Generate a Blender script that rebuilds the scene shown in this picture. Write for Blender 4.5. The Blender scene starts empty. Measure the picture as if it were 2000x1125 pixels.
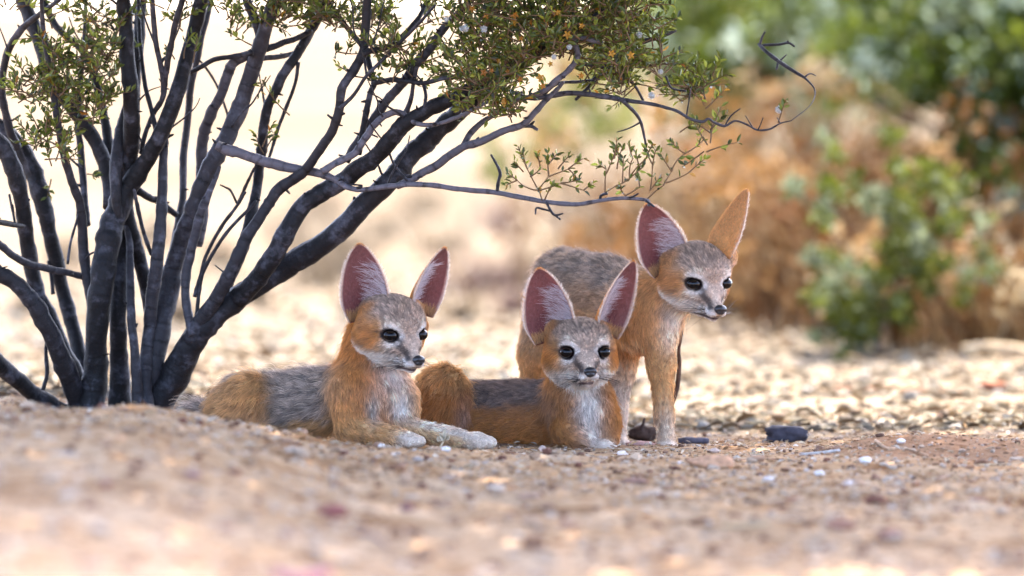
import bpy, math, random
import numpy as np
from mathutils import Vector, Matrix

# ------------------------------------------------------------------ scene, camera, light
scene = bpy.context.scene
COL = scene.collection
SUN_EL, SUN_AZ = math.radians(57), math.radians(14)      # sun stands behind the foxes, a little to the right
CAM_H, CAM_D, FPX = 0.52, 10.0, 16667.0                   # 300 mm lens, 10 m away, half a metre up
PITCH = math.atan((562.5 - 13.0) / FPX)

cam_data = bpy.data.cameras.new('camera')
cam = bpy.data.objects.new('camera', cam_data)
COL.objects.link(cam)
cam.location = (0, -CAM_D, CAM_H)
cam.rotation_euler = (math.pi / 2 - PITCH, 0, 0)
cam_data.sensor_width = 36.0
cam_data.lens = 36.0 * FPX / 2000.0
cam_data.clip_start = 0.1
cam_data.clip_end = 5000
cam_data.dof.use_dof = True
cam_data.dof.focus_distance = 10.02
cam_data.dof.aperture_fstop = 4.3
scene.camera = cam

world = bpy.data.worlds.new('World')
scene.world = world
world.use_nodes = True
wn = world.node_tree
wn.nodes.clear()
sky = wn.nodes.new('ShaderNodeTexSky')
sky.sky_type = 'NISHITA'
sky.sun_disc = False
sky.sun_elevation = SUN_EL
sky.sun_rotation = SUN_AZ
sky.air_density = 0.4
sky.dust_density = 2.0
sky.ozone_density = 0.4
bg = wn.nodes.new('ShaderNodeBackground')
bg.inputs['Strength'].default_value = 0.15
wo = wn.nodes.new('ShaderNodeOutputWorld')
wn.links.new(sky.outputs[0], bg.inputs[0])
wn.links.new(bg.outputs[0], wo.inputs[0])

sun_data = bpy.data.lights.new('sun', 'SUN')
sun_data.energy = 2.0
sun_data.angle = math.radians(0.53)
sun_data.color = (1.0, 0.90, 0.75)
sun = bpy.data.objects.new('sun', sun_data)
COL.objects.link(sun)
SUN_DIR = Vector((math.sin(SUN_AZ) * math.cos(SUN_EL), math.cos(SUN_AZ) * math.cos(SUN_EL), math.sin(SUN_EL)))
sun.rotation_euler = SUN_DIR.to_track_quat('Z', 'Y').to_euler()
sun.location = (3, 6, 12)

scene.render.engine = 'CYCLES'
scene.view_settings.view_transform = 'Standard'
scene.view_settings.look = 'None'
scene.view_settings.gamma = 1.0
scene.view_settings.exposure = 4.05
scene.view_settings.use_curve_mapping = False
scene.cycles.use_denoising = True
scene.cycles.use_adaptive_sampling = False
scene.cycles.max_bounces = 8
scene.cycles.diffuse_bounces = 3
scene.cycles.glossy_bounces = 3
scene.cycles.transmission_bounces = 6
scene.cycles.transparent_max_bounces = 8
scene.cycles.sample_clamp_indirect = 6.0

RNG = np.random.default_rng(7)
random.seed(7)

# ------------------------------------------------------------------ helpers
_ca, _sa = math.cos(PITCH), math.sin(PITCH)
def W(px, py, y=0.0):
    """photo pixel -> world point on the plane at depth y"""
    px = np.asarray(px, float); py = np.asarray(py, float); y = np.asarray(y, float)
    dx = (px - 1000.0) / FPX
    v = (562.5 - py) / FPX
    dy = _ca + v * _sa
    dz = -_sa + v * _ca
    t = (y + CAM_D) / dy
    return np.stack(np.broadcast_arrays(dx * t, y, CAM_H + dz * t), -1)

def W1(px, py, y=0.0):
    return np.array(W(px, py, y), float).reshape(3)

def mm(y=0.0):                      # metres per photo pixel at depth y
    return (y + CAM_D) / FPX

def zpix(py, y):                    # height seen at row py at depth y
    return W(1000, py, y)[..., 2]

def _hash(ix, iy, iz, seed):
    h = (ix * 374761393 + iy * 668265263 + iz * 2147483647 + seed * 974711) & 0x7fffffff
    h = ((h ^ (h >> 13)) * 1274126177) & 0x7fffffff
    return ((h ^ (h >> 16)) & 0xffff) / 65535.0

def vnoise(p, scale, seed=0):
    """value noise in -1..1 at points p (n,3 or n,2)"""
    p = np.asarray(p, float) * scale
    if p.shape[-1] == 2:
        p = np.concatenate([p, np.zeros(p.shape[:-1] + (1,))], -1)
    i = np.floor(p).astype(np.int64)
    f = p - i
    f = f * f * f * (f * (f * 6 - 15) + 10)
    r = 0
    for a in (0, 1):
        wx = f[..., 0] if a else 1 - f[..., 0]
        for b in (0, 1):
            wy = f[..., 1] if b else 1 - f[..., 1]
            for c in (0, 1):
                wz = f[..., 2] if c else 1 - f[..., 2]
                r = r + wx * wy * wz * _hash(i[..., 0] + a, i[..., 1] + b, i[..., 2] + c, seed)
    return r * 2 - 1

def norm(v):
    return v / np.maximum(np.linalg.norm(v, axis=-1, keepdims=True), 1e-9)

def link(o, parent=None):
    COL.objects.link(o)
    if parent is not None:
        o.parent = parent
        o.matrix_parent_inverse = Matrix.Translation(parent.location).inverted()
    return o

def mesh_data(name, verts, faces, mat=None, smooth=True, colors=None, attrs=None):
    me = bpy.data.meshes.new(name)
    verts = np.asarray(verts, np.float32).reshape(-1, 3)
    if isinstance(faces, np.ndarray):
        k = faces.shape[1]
        nf = len(faces)
        me.vertices.add(len(verts)); me.vertices.foreach_set('co', verts.ravel())
        me.loops.add(nf * k); me.loops.foreach_set('vertex_index', faces.astype(np.int32).ravel())
        me.polygons.add(nf)
        me.polygons.foreach_set('loop_start', np.arange(0, nf * k, k, dtype=np.int32))
        me.polygons.foreach_set('loop_total', np.full(nf, k, np.int32))
        me.update(calc_edges=True)
    else:
        me.from_pydata([tuple(v) for v in verts], [], faces)
        me.update()
    me.polygons.foreach_set('use_smooth', np.full(len(me.polygons), smooth, bool))
    if colors is not None:
        a = me.color_attributes.new('tint', 'FLOAT_COLOR', 'POINT')
        c = np.ones((len(verts), 4), np.float32); c[:, :3] = colors
        a.data.foreach_set('color', c.ravel())
    for k_, v_ in (attrs or {}).items():
        a = me.attributes.new(k_, 'FLOAT', 'POINT')
        a.data.foreach_set('value', np.asarray(v_, np.float32).ravel())
    if mat is not None:
        me.materials.append(mat)
    return me

def mesh_obj(name, verts, faces, mat=None, parent=None, **kw):
    return link(bpy.data.objects.new(name, mesh_data(name, verts, faces, mat, **kw)), parent)

def empty(name, loc):
    o = bpy.data.objects.new(name, None)
    o.location = tuple(float(c) for c in loc)
    o.empty_display_size = 0.05
    COL.objects.link(o)
    return o

def tag(o, label=None, cat=None, group=None, kind=None):
    if label: o['label'] = label
    if cat: o['category'] = cat
    if group: o['group'] = group
    if kind: o['kind'] = kind
    return o

# --- node material helpers
def new_mat(name):
    m = bpy.data.materials.new(name)
    m.use_nodes = True
    nt = m.node_tree
    nt.nodes.clear()
    out = nt.nodes.new('ShaderNodeOutputMaterial')
    return m, nt, out

def nd(nt, typ, ins=None, **props):
    n = nt.nodes.new(typ)
    for k, v in props.items():
        setattr(n, k, v)
    for k, v in (ins or {}).items():
        if isinstance(v, bpy.types.NodeSocket):
            nt.links.new(v, n.inputs[k])
        else:
            n.inputs[k].default_value = v
    return n

def ramp(nt, fac, stops, interp='LINEAR'):
    r = nt.nodes.new('ShaderNodeValToRGB')
    r.color_ramp.interpolation = interp
    el = r.color_ramp.elements
    while len(el) < len(stops):
        el.new(0.5)
    for e, (p, c) in zip(el, stops):
        e.position = p
        e.color = (c[0], c[1], c[2], 1) if len(c) == 3 else c
    nt.links.new(fac, r.inputs[0])
    return r

def mix(nt, fac, a, b, mode='MIX'):
    n = nt.nodes.new('ShaderNodeMix')
    n.data_type = 'RGBA'
    n.blend_type = mode
    for idx, v in ((0, fac), (6, a), (7, b)):
        if isinstance(v, bpy.types.NodeSocket):
            nt.links.new(v, n.inputs[idx])
        elif idx == 0:
            n.inputs[0].default_value = v
        else:
            n.inputs[idx].default_value = (v[0], v[1], v[2], 1)
    return n.outputs[2]

def mat_tint(name, rough=0.8, spec=0.2, translucent=0.0, noise=0.0, scale=200, mul=(1, 1, 1), bump=0.0):
    """material that takes its colour from the 'tint' attribute"""
    m, nt, out = new_mat(name)
    at = nd(nt, 'ShaderNodeAttribute', attribute_name='tint')
    col = at.outputs['Color']
    if mul != (1, 1, 1):
        col = mix(nt, 1.0, col, mul, 'MULTIPLY')
    nz = None
    if noise > 0 or bump > 0:
        g = nd(nt, 'ShaderNodeTexCoord')
        nz = nd(nt, 'ShaderNodeTexNoise', {'Vector': g.outputs['Object'], 'Scale': scale, 'Detail': 4})
    if noise > 0:
        r = ramp(nt, nz.outputs[0], [(0.3, (1 - noise,) * 3), (0.7, (1 + noise * .6,) * 3)])
        col = mix(nt, 1.0, col, r.outputs[0], 'MULTIPLY')
    p = nd(nt, 'ShaderNodeBsdfPrincipled', {'Base Color': col, 'Roughness': rough, 'Specular IOR Level': spec})
    if bump > 0:
        b = nd(nt, 'ShaderNodeBump', {'Height': nz.outputs[0], 'Strength': bump, 'Distance': 0.002})
        nt.links.new(b.outputs[0], p.inputs['Normal'])
    sh = p.outputs[0]
    if translucent > 0:
        t = nd(nt, 'ShaderNodeBsdfTranslucent', {'Color': col})
        mx = nd(nt, 'ShaderNodeMixShader', {0: translucent})
        nt.links.new(sh, mx.inputs[1]); nt.links.new(t.outputs[0], mx.inputs[2])
        sh = mx.outputs[0]
    nt.links.new(sh, out.inputs[0])
    return m

# --- geometry helpers
def catmull(P, n):
    """P (k,d) control rows -> n rows per span, smooth"""
    P = np.asarray(P, float)
    Q = np.vstack([2 * P[0] - P[1], P, 2 * P[-1] - P[-2]])
    out = []
    for i in range(1, len(Q) - 2):
        t = np.linspace(0, 1, n, endpoint=False)[:, None]
        p0, p1, p2, p3 = Q[i - 1], Q[i], Q[i + 1], Q[i + 2]
        out.append(0.5 * ((2 * p1) + (-p0 + p2) * t + (2 * p0 - 5 * p1 + 4 * p2 - p3) * t ** 2 + (-p0 + 3 * p1 - 3 * p2 + p3) * t ** 3))
    out.append(P[-1][None])
    return np.vstack(out)

def tube(path, rad, sides=8, lump=0.0, seed=0, lump_scale=90.0, cap=True):
    """vertices, quads+caps and an 'along' value for a lumpy tapering tube"""
    path = np.asarray(path, float); rad = np.asarray(rad, float)
    n = len(path)
    T = norm(np.gradient(path, axis=0))
    ref = np.array([0.0, 1.0, 0.0])
    A = np.zeros_like(path)
    a = np.cross(T[0], ref)
    if np.linalg.norm(a) < 1e-3:
        a = np.cross(T[0], [1.0, 0, 0])
    a = a / np.linalg.norm(a)
    for i in range(n):
        a = a - T[i] * np.dot(a, T[i])
        a = a / max(np.linalg.norm(a), 1e-9)
        A[i] = a
    B = np.cross(T, A)
    th = np.linspace(0, 2 * math.pi, sides, endpoint=False)
    ring = A[:, None] * np.cos(th)[None, :, None] + B[:, None] * np.sin(th)[None, :, None]
    V = path[:, None] + ring * rad[:, None, None]
    if lump > 0:
        nz = vnoise(V.reshape(-1, 3), lump_scale, seed).reshape(n, sides) + .6 * vnoise(V.reshape(-1, 3), lump_scale * 2.7, seed + 5).reshape(n, sides)
        V = V + ring * (rad[:, None] * lump * nz)[..., None]
    s = np.concatenate([[0], np.cumsum(np.linalg.norm(np.diff(path, axis=0), axis=1))])
    i = np.arange(n - 1)[:, None] * sides
    j = np.arange(sides)[None]
    k = (j + 1) % sides
    F = np.stack([i + j, i + k, i + sides + k, i + sides + j], -1).reshape(-1, 4)
    verts = V.reshape(-1, 3)
    along = np.repeat(s, sides)
    if cap:
        verts = np.vstack([verts, path[0][None], (path[-1] + T[-1] * rad[-1] * .6)[None]])
        along = np.concatenate([along, [0, s[-1]]])
        c0, c1 = n * sides, n * sides + 1
        jj = np.arange(sides); kk = (jj + 1) % sides
        F = np.vstack([F, np.stack([np.full(sides, c0), kk, jj, jj], -1), np.stack([np.full(sides, c1), (n - 1) * sides + jj, (n - 1) * sides + kk, (n - 1) * sides + kk], -1)])
    return verts, F, along

def faces_list(F):
    """quads with a doubled last corner become triangles"""
    return [tuple(f[:3]) if f[2] == f[3] else tuple(f) for f in F.tolist()]

class Pile:
    """collects many small pieces into one mesh"""
    def __init__(s): s.v = []; s.f = []; s.c = []; s.n = 0
    def add(s, V, F, C):
        V = np.asarray(V, float).reshape(-1, 3)
        s.v.append(V); s.f += [tuple(i + s.n for i in f) for f in F]
        s.c.append(np.broadcast_to(np.asarray(C, float), (len(V), 3))); s.n += len(V)
    def build(s, name, mat, parent=None, smooth=True):
        return mesh_obj(name, np.vstack(s.v), s.f, mat, parent, smooth=smooth, colors=np.vstack(s.c))

def batch_mesh(name, V, Ftemplate, C, mat, parent=None, smooth=True):
    """V (n,k,3) copies of one small piece, colours C (n,3)"""
    n, k, _ = V.shape
    Ft = np.asarray(Ftemplate)
    F = (np.arange(n)[:, None, None] * k + Ft[None]).reshape(-1, Ft.shape[1])
    return mesh_obj(name, V.reshape(-1, 3), F, mat, parent, smooth=smooth, colors=np.repeat(C, k, axis=0))

def rand_unit(n):
    return norm(RNG.normal(size=(n, 3)))

def leaf_batch(P, D, N, length, width, fold=0.25):
    """n leaves: base P, direction D, face normal N -> (n,6,3) folded lance-shaped leaves"""
    D = norm(D); S = norm(np.cross(D, N)); N = norm(np.cross(S, D))
    L = np.asarray(length)[:, None]; Wd = np.asarray(width)[:, None]
    b = P
    t = P + D * L + N * L * -0.08
    m1 = P + D * L * .42; m1l = m1 + S * Wd * .5 + N * Wd * fold; m1r = m1 - S * Wd * .5 + N * Wd * fold
    m2 = P + D * L * .75; m2l = m2 + S * Wd * .36 + N * Wd * fold * .7; m2r = m2 - S * Wd * .36 + N * Wd * fold * .7
    return np.stack([b, m1l, m2l, t, m2r, m1r], 1)
LEAF_F = [(0, 1, 2, 3), (0, 3, 4, 5)]
# ------------------------------------------------------------------ ground
def zg_macro(x, y):
    x = np.asarray(x, float); y = np.asarray(y, float)
    px = 1000 + x * FPX / np.maximum(y + CAM_D, 3.0)
    cpy = np.interp(px, [-400, 0, 300, 450, 650, 800, 1000, 1300, 2000, 2600], [804, 806, 810, 837, 870, 886, 894, 900, 905, 905])
    yc = np.interp(px, [0, 300, 650, 1000, 1300], [-.85, -.8, -.5, -.38, -.35])
    zc = zpix(cpy, yc)
    fpy = np.interp(px, [-400, 0, 300, 450, 700, 1000, 1300, 2000, 2600], [806, 812, 820, 853, 868, 876, 879, 880, 880])
    zf = zpix(fpy, 0 * fpy)
    zb = np.interp(px, [-400, 0, 450, 800, 1300, 2600], [.035, .034, .022, .0, -.008, -.005])
    K = [-30.0, -9.0, -3.2, None, 0.0, 0.5, 3.0, 12.0, 60.0, 1000.0]
    Z = [0 * x, 0 * x + .0, zc * .72, zc, zf, zb, 0 * x + .0, 0 * x, 0 * x + 0.1, 0 * x + 2.0]
    out = np.zeros(np.broadcast(x, y).shape)
    for i in range(len(K) - 1):
        k0 = yc if K[i] is None else K[i]
        k1 = yc if K[i + 1] is None else K[i + 1]
        t = np.clip((y - k0) / (k1 - k0), 0, 1)
        s = t * t * (3 - 2 * t)
        m = (y >= k0) & (y < k1)
        out = np.where(m, Z[i] * (1 - s) + Z[i + 1] * s, out)
    # the little earth mound on the right
    c = W1(1800, 905, -0.2)
    out = out + .024 * np.exp(-((x - c[0]) / .10) ** 2 - ((y + .15) / .16) ** 2) + .012 * np.exp(-((x - c[0] - .14) / .07) ** 2 - ((y + .2) / .15) ** 2)
    return out

def zg(x, y):
    x = np.asarray(x, float); y = np.asarray(y, float)
    p = np.stack(np.broadcast_arrays(x, y), -1)
    z = zg_macro(x, y)
    near = np.clip((6 - y) / 6, .15, 1)
    fore = np.clip((-.1 - y) / .6, 0, 1)
    z = z + .0045 * vnoise(p, 4.3, 1) * near
    z = z + (.0018 + .0030 * fore) * vnoise(p, 17, 2) * near
    z = z + (.0011 + .0016 * fore) * vnoise(p, 47, 3) * near
    z = z + .0009 * vnoise(p, 120, 4) * near
    return z

def axis(knots):
    out = []
    for a, b, n in knots:
        out.append(np.linspace(a, b, n, endpoint=False))
    return np.concatenate(out + [[knots[-1][1]]])
gx = axis([(-700, -60, 8), (-60, -8, 14), (-8, -1.2, 40), (-1.2, -.66, 60), (-.66, .66, 330), (.66, 1.2, 60), (1.2, 8, 40), (8, 60, 14), (60, 700, 8)])
gy = axis([(-40, -11, 8), (-11, -3.4, 30), (-3.4, -1.6, 180), (-1.6, .6, 360), (.6, 3, 160), (3, 9, 120), (9, 40, 60), (40, 200, 30), (200, 1500, 12)])
GX, GY = np.meshgrid(gx, gy, indexing='ij')
GZ = zg(GX, GY)
nx_, ny_ = GX.shape
ii = (np.arange(nx_ - 1)[:, None] * ny_ + np.arange(ny_ - 1)[None])
GF = np.stack([ii, ii + ny_, ii + ny_ + 1, ii + 1], -1).reshape(-1, 4)

def ground_material():
    m, nt, out = new_mat('desert_soil')
    g = nd(nt, 'ShaderNodeTexCoord')
    o = g.outputs['Object']
    n1 = nd(nt, 'ShaderNodeTexNoise', {'Vector': o, 'Scale': 9.0, 'Detail': 6, 'Roughness': .6})
    n2 = nd(nt, 'ShaderNodeTexNoise', {'Vector': o, 'Scale': 60.0, 'Detail': 5, 'Roughness': .65})
    n3 = nd(nt, 'ShaderNodeTexNoise', {'Vector': o, 'Scale': 400.0, 'Detail': 3})
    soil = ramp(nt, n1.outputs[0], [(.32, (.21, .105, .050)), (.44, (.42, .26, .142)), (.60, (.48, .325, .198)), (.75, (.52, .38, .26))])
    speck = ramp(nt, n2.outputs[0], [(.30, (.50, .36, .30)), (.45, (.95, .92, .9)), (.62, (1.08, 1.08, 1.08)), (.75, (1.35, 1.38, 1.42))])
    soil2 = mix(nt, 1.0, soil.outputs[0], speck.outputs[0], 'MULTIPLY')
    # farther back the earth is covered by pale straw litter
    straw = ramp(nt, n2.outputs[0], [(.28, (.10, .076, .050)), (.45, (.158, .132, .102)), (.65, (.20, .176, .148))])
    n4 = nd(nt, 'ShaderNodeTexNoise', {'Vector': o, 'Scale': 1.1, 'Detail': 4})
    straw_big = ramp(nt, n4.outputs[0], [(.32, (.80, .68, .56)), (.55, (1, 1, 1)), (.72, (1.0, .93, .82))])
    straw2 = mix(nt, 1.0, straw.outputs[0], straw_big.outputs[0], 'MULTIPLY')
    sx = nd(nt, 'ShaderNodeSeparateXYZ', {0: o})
    # the flat beyond is coloured darker with distance to offset overexposed sunlight
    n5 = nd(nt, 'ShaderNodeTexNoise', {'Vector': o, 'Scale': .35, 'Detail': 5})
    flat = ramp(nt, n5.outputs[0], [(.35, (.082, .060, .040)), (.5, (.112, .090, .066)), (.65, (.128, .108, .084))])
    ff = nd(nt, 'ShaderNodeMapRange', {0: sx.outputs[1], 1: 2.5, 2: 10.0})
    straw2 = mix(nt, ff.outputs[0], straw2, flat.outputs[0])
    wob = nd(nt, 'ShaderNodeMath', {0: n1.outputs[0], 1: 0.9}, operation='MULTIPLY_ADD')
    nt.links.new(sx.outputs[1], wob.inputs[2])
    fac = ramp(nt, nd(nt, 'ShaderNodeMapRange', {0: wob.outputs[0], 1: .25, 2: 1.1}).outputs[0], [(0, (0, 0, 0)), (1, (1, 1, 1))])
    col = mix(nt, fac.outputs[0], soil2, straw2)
    # fresh reddish earth thrown up on the little mound
    mc = W1(1830, 905, -.2)
    dv = nd(nt, 'ShaderNodeVectorMath', {0: o, 1: (float(mc[0]), -.22, 0.0)}, operation='SUBTRACT')
    sc = nd(nt, 'ShaderNodeVectorMath', {0: dv.outputs[0], 1: (5.6, 4.2, 0.0)}, operation='MULTIPLY')
    ln = nd(nt, 'ShaderNodeVectorMath', {0: sc.outputs[0]}, operation='LENGTH')
    le = nd(nt, 'ShaderNodeMath', {0: n1.outputs[0], 1: -1.2, 2: 1.4}, operation='MULTIPLY_ADD')
    ms = nd(nt, 'ShaderNodeMath', {0: ln.outputs['Value'], 1: le.outputs[0]}, operation='SUBTRACT')
    mf = nd(nt, 'ShaderNodeMapRange', {0: ms.outputs[0], 1: .25, 2: -.25})
    col = mix(nt, mf.outputs[0], col, mix(nt, 1.0, (.33, .195, .115), speck.outputs[0], 'MULTIPLY'))
    p = nd(nt, 'ShaderNodeBsdfPrincipled', {'Base Color': col, 'Roughness': 1.0, 'Specular IOR Level': 0.0})
    hh = nd(nt, 'ShaderNodeMath', {0: n2.outputs[0], 1: n3.outputs[0]}, operation='ADD')
    b = nd(nt, 'ShaderNodeBump', {'Height': hh.outputs[0], 'Strength': .6, 'Distance': .004})
    nt.links.new(b.outputs[0], p.inputs['Normal'])
    nt.links.new(p.outputs[0], out.inputs[0])
    return m
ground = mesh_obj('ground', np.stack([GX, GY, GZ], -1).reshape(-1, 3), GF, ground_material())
tag(ground, 'pale desert soil with straw litter behind the foxes', 'ground', kind='structure')

# low hills that close the horizon
hx = np.linspace(-420, 420, 90)
hv, hf = [], []
for i, x in enumerate(hx):
    h = 14 + 9 * float(vnoise(np.array([[x, 0.0]]), .011, 21)[0]) + 4 * float(vnoise(np.array([[x, 3.0]]), .04, 22)[0])
    for (yy, zz) in ((620, 0.5), (690, h * .55), (760, h), (860, h * .8), (980, 0.5)):
        hv.append((x, yy + 14 * math.sin(x * .03), zz))
for i in range(len(hx) - 1):
    for j in range(4):
        a = i * 5 + j
        hf.append((a, a + 5, a + 6, a + 1))
m, nt, out = new_mat('hill_scrub')
g_ = nd(nt, 'ShaderNodeTexCoord')
n_ = nd(nt, 'ShaderNodeTexNoise', {'Vector': g_.outputs['Object'], 'Scale': .08, 'Detail': 6})
r_ = ramp(nt, n_.outputs[0], [(.35, (.30, .27, .19)), (.6, (.50, .42, .30))])
p_ = nd(nt, 'ShaderNodeBsdfPrincipled', {'Base Color': r_.outputs[0], 'Roughness': 1.0})
nt.links.new(p_.outputs[0], out.inputs[0])
tag(mesh_obj('hills', hv, hf, m), 'low pale hills on the horizon', 'hills', kind='structure')

# gravel, clods and litter too many to count
ICO_V = norm(np.array([(-1, 1.618, 0), (1, 1.618, 0), (-1, -1.618, 0), (1, -1.618, 0), (0, -1, 1.618), (0, 1, 1.618), (0, -1, -1.618), (0, 1, -1.618), (1.618, 0, -1), (1.618, 0, 1), (-1.618, 0, -1), (-1.618, 0, 1)], float))
ICO_F = [(0, 11, 5), (0, 5, 1), (0, 1, 7), (0, 7, 10), (0, 10, 11), (1, 5, 9), (5, 11, 4), (11, 10, 2), (10, 7, 6), (7, 1, 8), (3, 9, 4), (3, 4, 2), (3, 2, 6), (3, 6, 8), (3, 8, 9), (4, 9, 5), (2, 4, 11), (6, 2, 10), (8, 6, 7), (9, 8, 1)]

def pick(cols, n, jit=.12):
    cols = np.asarray(cols, float)
    c = cols[RNG.integers(0, len(cols), n)]
    return np.clip(c * (1 + RNG.normal(size=(n, 1)) * jit), .01, .95)

def in_view(n, y0, y1, pw=1.0, margin=1.08, xr=(-1, 1)):
    y = y0 + (y1 - y0) * RNG.random(n) ** pw
    x = RNG.uniform(xr[0], xr[1], n) * (y + CAM_D) * 0.06 * margin
    return x, y

def pebbles(name, x, y, size, cols, mat, flat=.6, sink=.25, label=None):
    size = np.minimum(size, .011)
    n = len(x)
    S = size[:, None] * RNG.uniform(.6, 1.3, (n, 3)) * np.array([1, 1, flat])
    V = ICO_V[None] * (1 + RNG.normal(size=(n, 12, 1)) * .16) * S[:, None]
    a = RNG.uniform(0, 6.283, n); c, s = np.cos(a), np.sin(a)
    X = V[..., 0] * c[:, None] - V[..., 1] * s[:, None]
    Y = V[..., 0] * s[:, None] + V[..., 1] * c[:, None]
    V = np.stack([X, Y, V[..., 2]], -1)
    z = zg(x, y) + S[:, 2] * (1 - 2 * sink)
    V = V + np.stack([x, y, z], -1)[:, None]
    o = batch_mesh(name, V, ICO_F, cols, mat, smooth=False)
    return o

M_stone = mat_tint('gravel_stone', rough=.9, noise=.3, scale=600)
M_litter = mat_tint('dry_litter', rough=.85, translucent=.15, noise=.2, scale=300)
x, y = in_view(13000, -1.2, 1.2)
o = pebbles('gravel', x, y, np.exp(RNG.normal(math.log(.0013), .5, len(x))), pick([(.36, .25, .17), (.32, .20, .12), (.46, .37, .30), (.12, .06, .036), (.38, .28, .20), (.22, .12, .075)], len(x)), M_stone)
tag(o, 'fine pale gravel and grit strewn over the soil', 'gravel', kind='stuff')
x, y = in_view(2400, -3.3, -.3)
o = pebbles('clods', x, y, np.exp(RNG.normal(math.log(.0034), .5, len(x))), pick([(.38, .24, .145), (.34, .20, .12), (.40, .28, .185), (.20, .095, .05), (.15, .062, .038), (.43, .32, .23)], len(x)), M_stone, flat=.55)
tag(o, 'crumbly peach soil clods in the foreground', 'soil clods', kind='stuff')
x, y = in_view(2600, .6, 6, 1.4)
o = pebbles('pale_gravel', x, y, np.exp(RNG.normal(math.log(.0055), .5, len(x))), pick([(.175, .15, .12), (.145, .115, .08), (.20, .178, .15), (.07, .044, .026), (.12, .09, .06)], len(x)), M_stone)
tag(o, 'pale gravel and straw bits on the sunlit ground', 'gravel', kind='stuff')
# flakes of dead leaf and straw
def flakes(name, x, y, L, cols, label):
    n = len(x)
    a = RNG.uniform(0, 6.283, n)
    D = np.stack([np.cos(a), np.sin(a), RNG.normal(size=n) * .25], -1)
    N = norm(np.stack([RNG.normal(size=n) * .4, RNG.normal(size=n) * .4, np.ones(n)], -1))
    P = np.stack([x, y, zg(x, y) + .0012 + L * .05], -1)
    V = leaf_batch(P, D, N, L, L * RNG.uniform(.12, .45, n))
    tag(batch_mesh(name, V, LEAF_F, cols, M_litter), label, 'litter', kind='stuff')
x, y = in_view(10000, -1.2, 1.2)
flakes('leaf_litter', x, y, RNG.uniform(.004, .013, len(x)), pick([(.48, .38, .25), (.34, .21, .11), (.56, .48, .38), (.22, .12, .06), (.42, .27, .14)], len(x)), 'dry leaf flakes and straw scattered around the foxes')
x, y = in_view(9000, .6, 7, 1.5)
flakes('straw_litter', x, y, RNG.uniform(.01, .04, len(x)), pick([(.19, .16, .115), (.14, .10, .06), (.215, .195, .155), (.07, .044, .024)], len(x)), 'pale straw littering the sunlit ground behind')
x, y = in_view(1500, -3.2, -.8)
flakes('foreground_litter', x, y, RNG.uniform(.006, .018, len(x)), pick([(.48, .40, .31), (.28, .16, .09), (.44, .32, .22)], len(x)), 'dry leaf flakes on the foreground soil')
# ------------------------------------------------------------------ the many-stemmed bush (traced; x, y, width in photo pixels)
def bark_material():
    m, nt, out = new_mat('bush_bark')
    tc = nd(nt, 'ShaderNodeTexCoord')
    al = nd(nt, 'ShaderNodeAttribute', attribute_name='along')
    o = tc.outputs['Object']
    n1 = nd(nt, 'ShaderNodeTexNoise', {'Vector': o, 'Scale': 42, 'Detail': 6, 'Roughness': .65})
    n2 = nd(nt, 'ShaderNodeTexNoise', {'Vector': o, 'Scale': 190, 'Detail': 5, 'Roughness': .7})
    # rings and cracks run round the stem
    wob = nd(nt, 'ShaderNodeMath', {0: n2.outputs[0], 1: .012}, operation='MULTIPLY_ADD')
    nt.links.new(al.outputs['Fac'], wob.inputs[2])
    cv = nd(nt, 'ShaderNodeCombineXYZ', {0: wob.outputs[0]})
    rg = nd(nt, 'ShaderNodeTexNoise', {'Vector': cv.outputs[0], 'Scale': 130, 'Detail': 3})
    base = ramp(nt, n1.outputs[0], [(.33, (.003, .0024, .0026)), (.52, (.0075, .0063, .0068)), (.68, (.058, .056, .066))])  # pale bark patches, strengthened to stand for bluish sky highlights
    ring = ramp(nt, rg.outputs[0], [(.36, (.35, .33, .32)), (.46, (1, 1, 1)), (.62, (1.15, 1.15, 1.15)), (.70, (2.1, 2.1, 2.15))])
    col = mix(nt, .85, base.outputs[0], ring.outputs[0], 'MULTIPLY')
    sp = ramp(nt, n2.outputs[0], [(.42, (.55, .55, .55)), (.6, (1.2, 1.2, 1.2))])
    col = mix(nt, .7, col, sp.outputs[0], 'MULTIPLY')
    at = nd(nt, 'ShaderNodeAttribute', attribute_name='pale')
    col = mix(nt, at.outputs['Fac'], col, mix(nt, 1.0, (.15, .135, .15), ring.outputs[0], 'MULTIPLY'))
    p = nd(nt, 'ShaderNodeBsdfPrincipled', {'Base Color': col, 'Roughness': .6, 'Specular IOR Level': .22})
    hh = nd(nt, 'ShaderNodeMath', {0: n2.outputs[0], 1: rg.outputs[0]}, operation='ADD')
    b = nd(nt, 'ShaderNodeBump', {'Height': hh.outputs[0], 'Strength': .7, 'Distance': .0022})
    nt.links.new(b.outputs[0], p.inputs['Normal'])
    nt.links.new(p.outputs[0], out.inputs[0])
    return m
M_bark = bark_material()
bush = empty('creosote_bush', W1(240, 806, .25))
tag(bush, 'many-stemmed bush with dark bare trunks and small green leaves arching over the foxes', 'bush')

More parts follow.
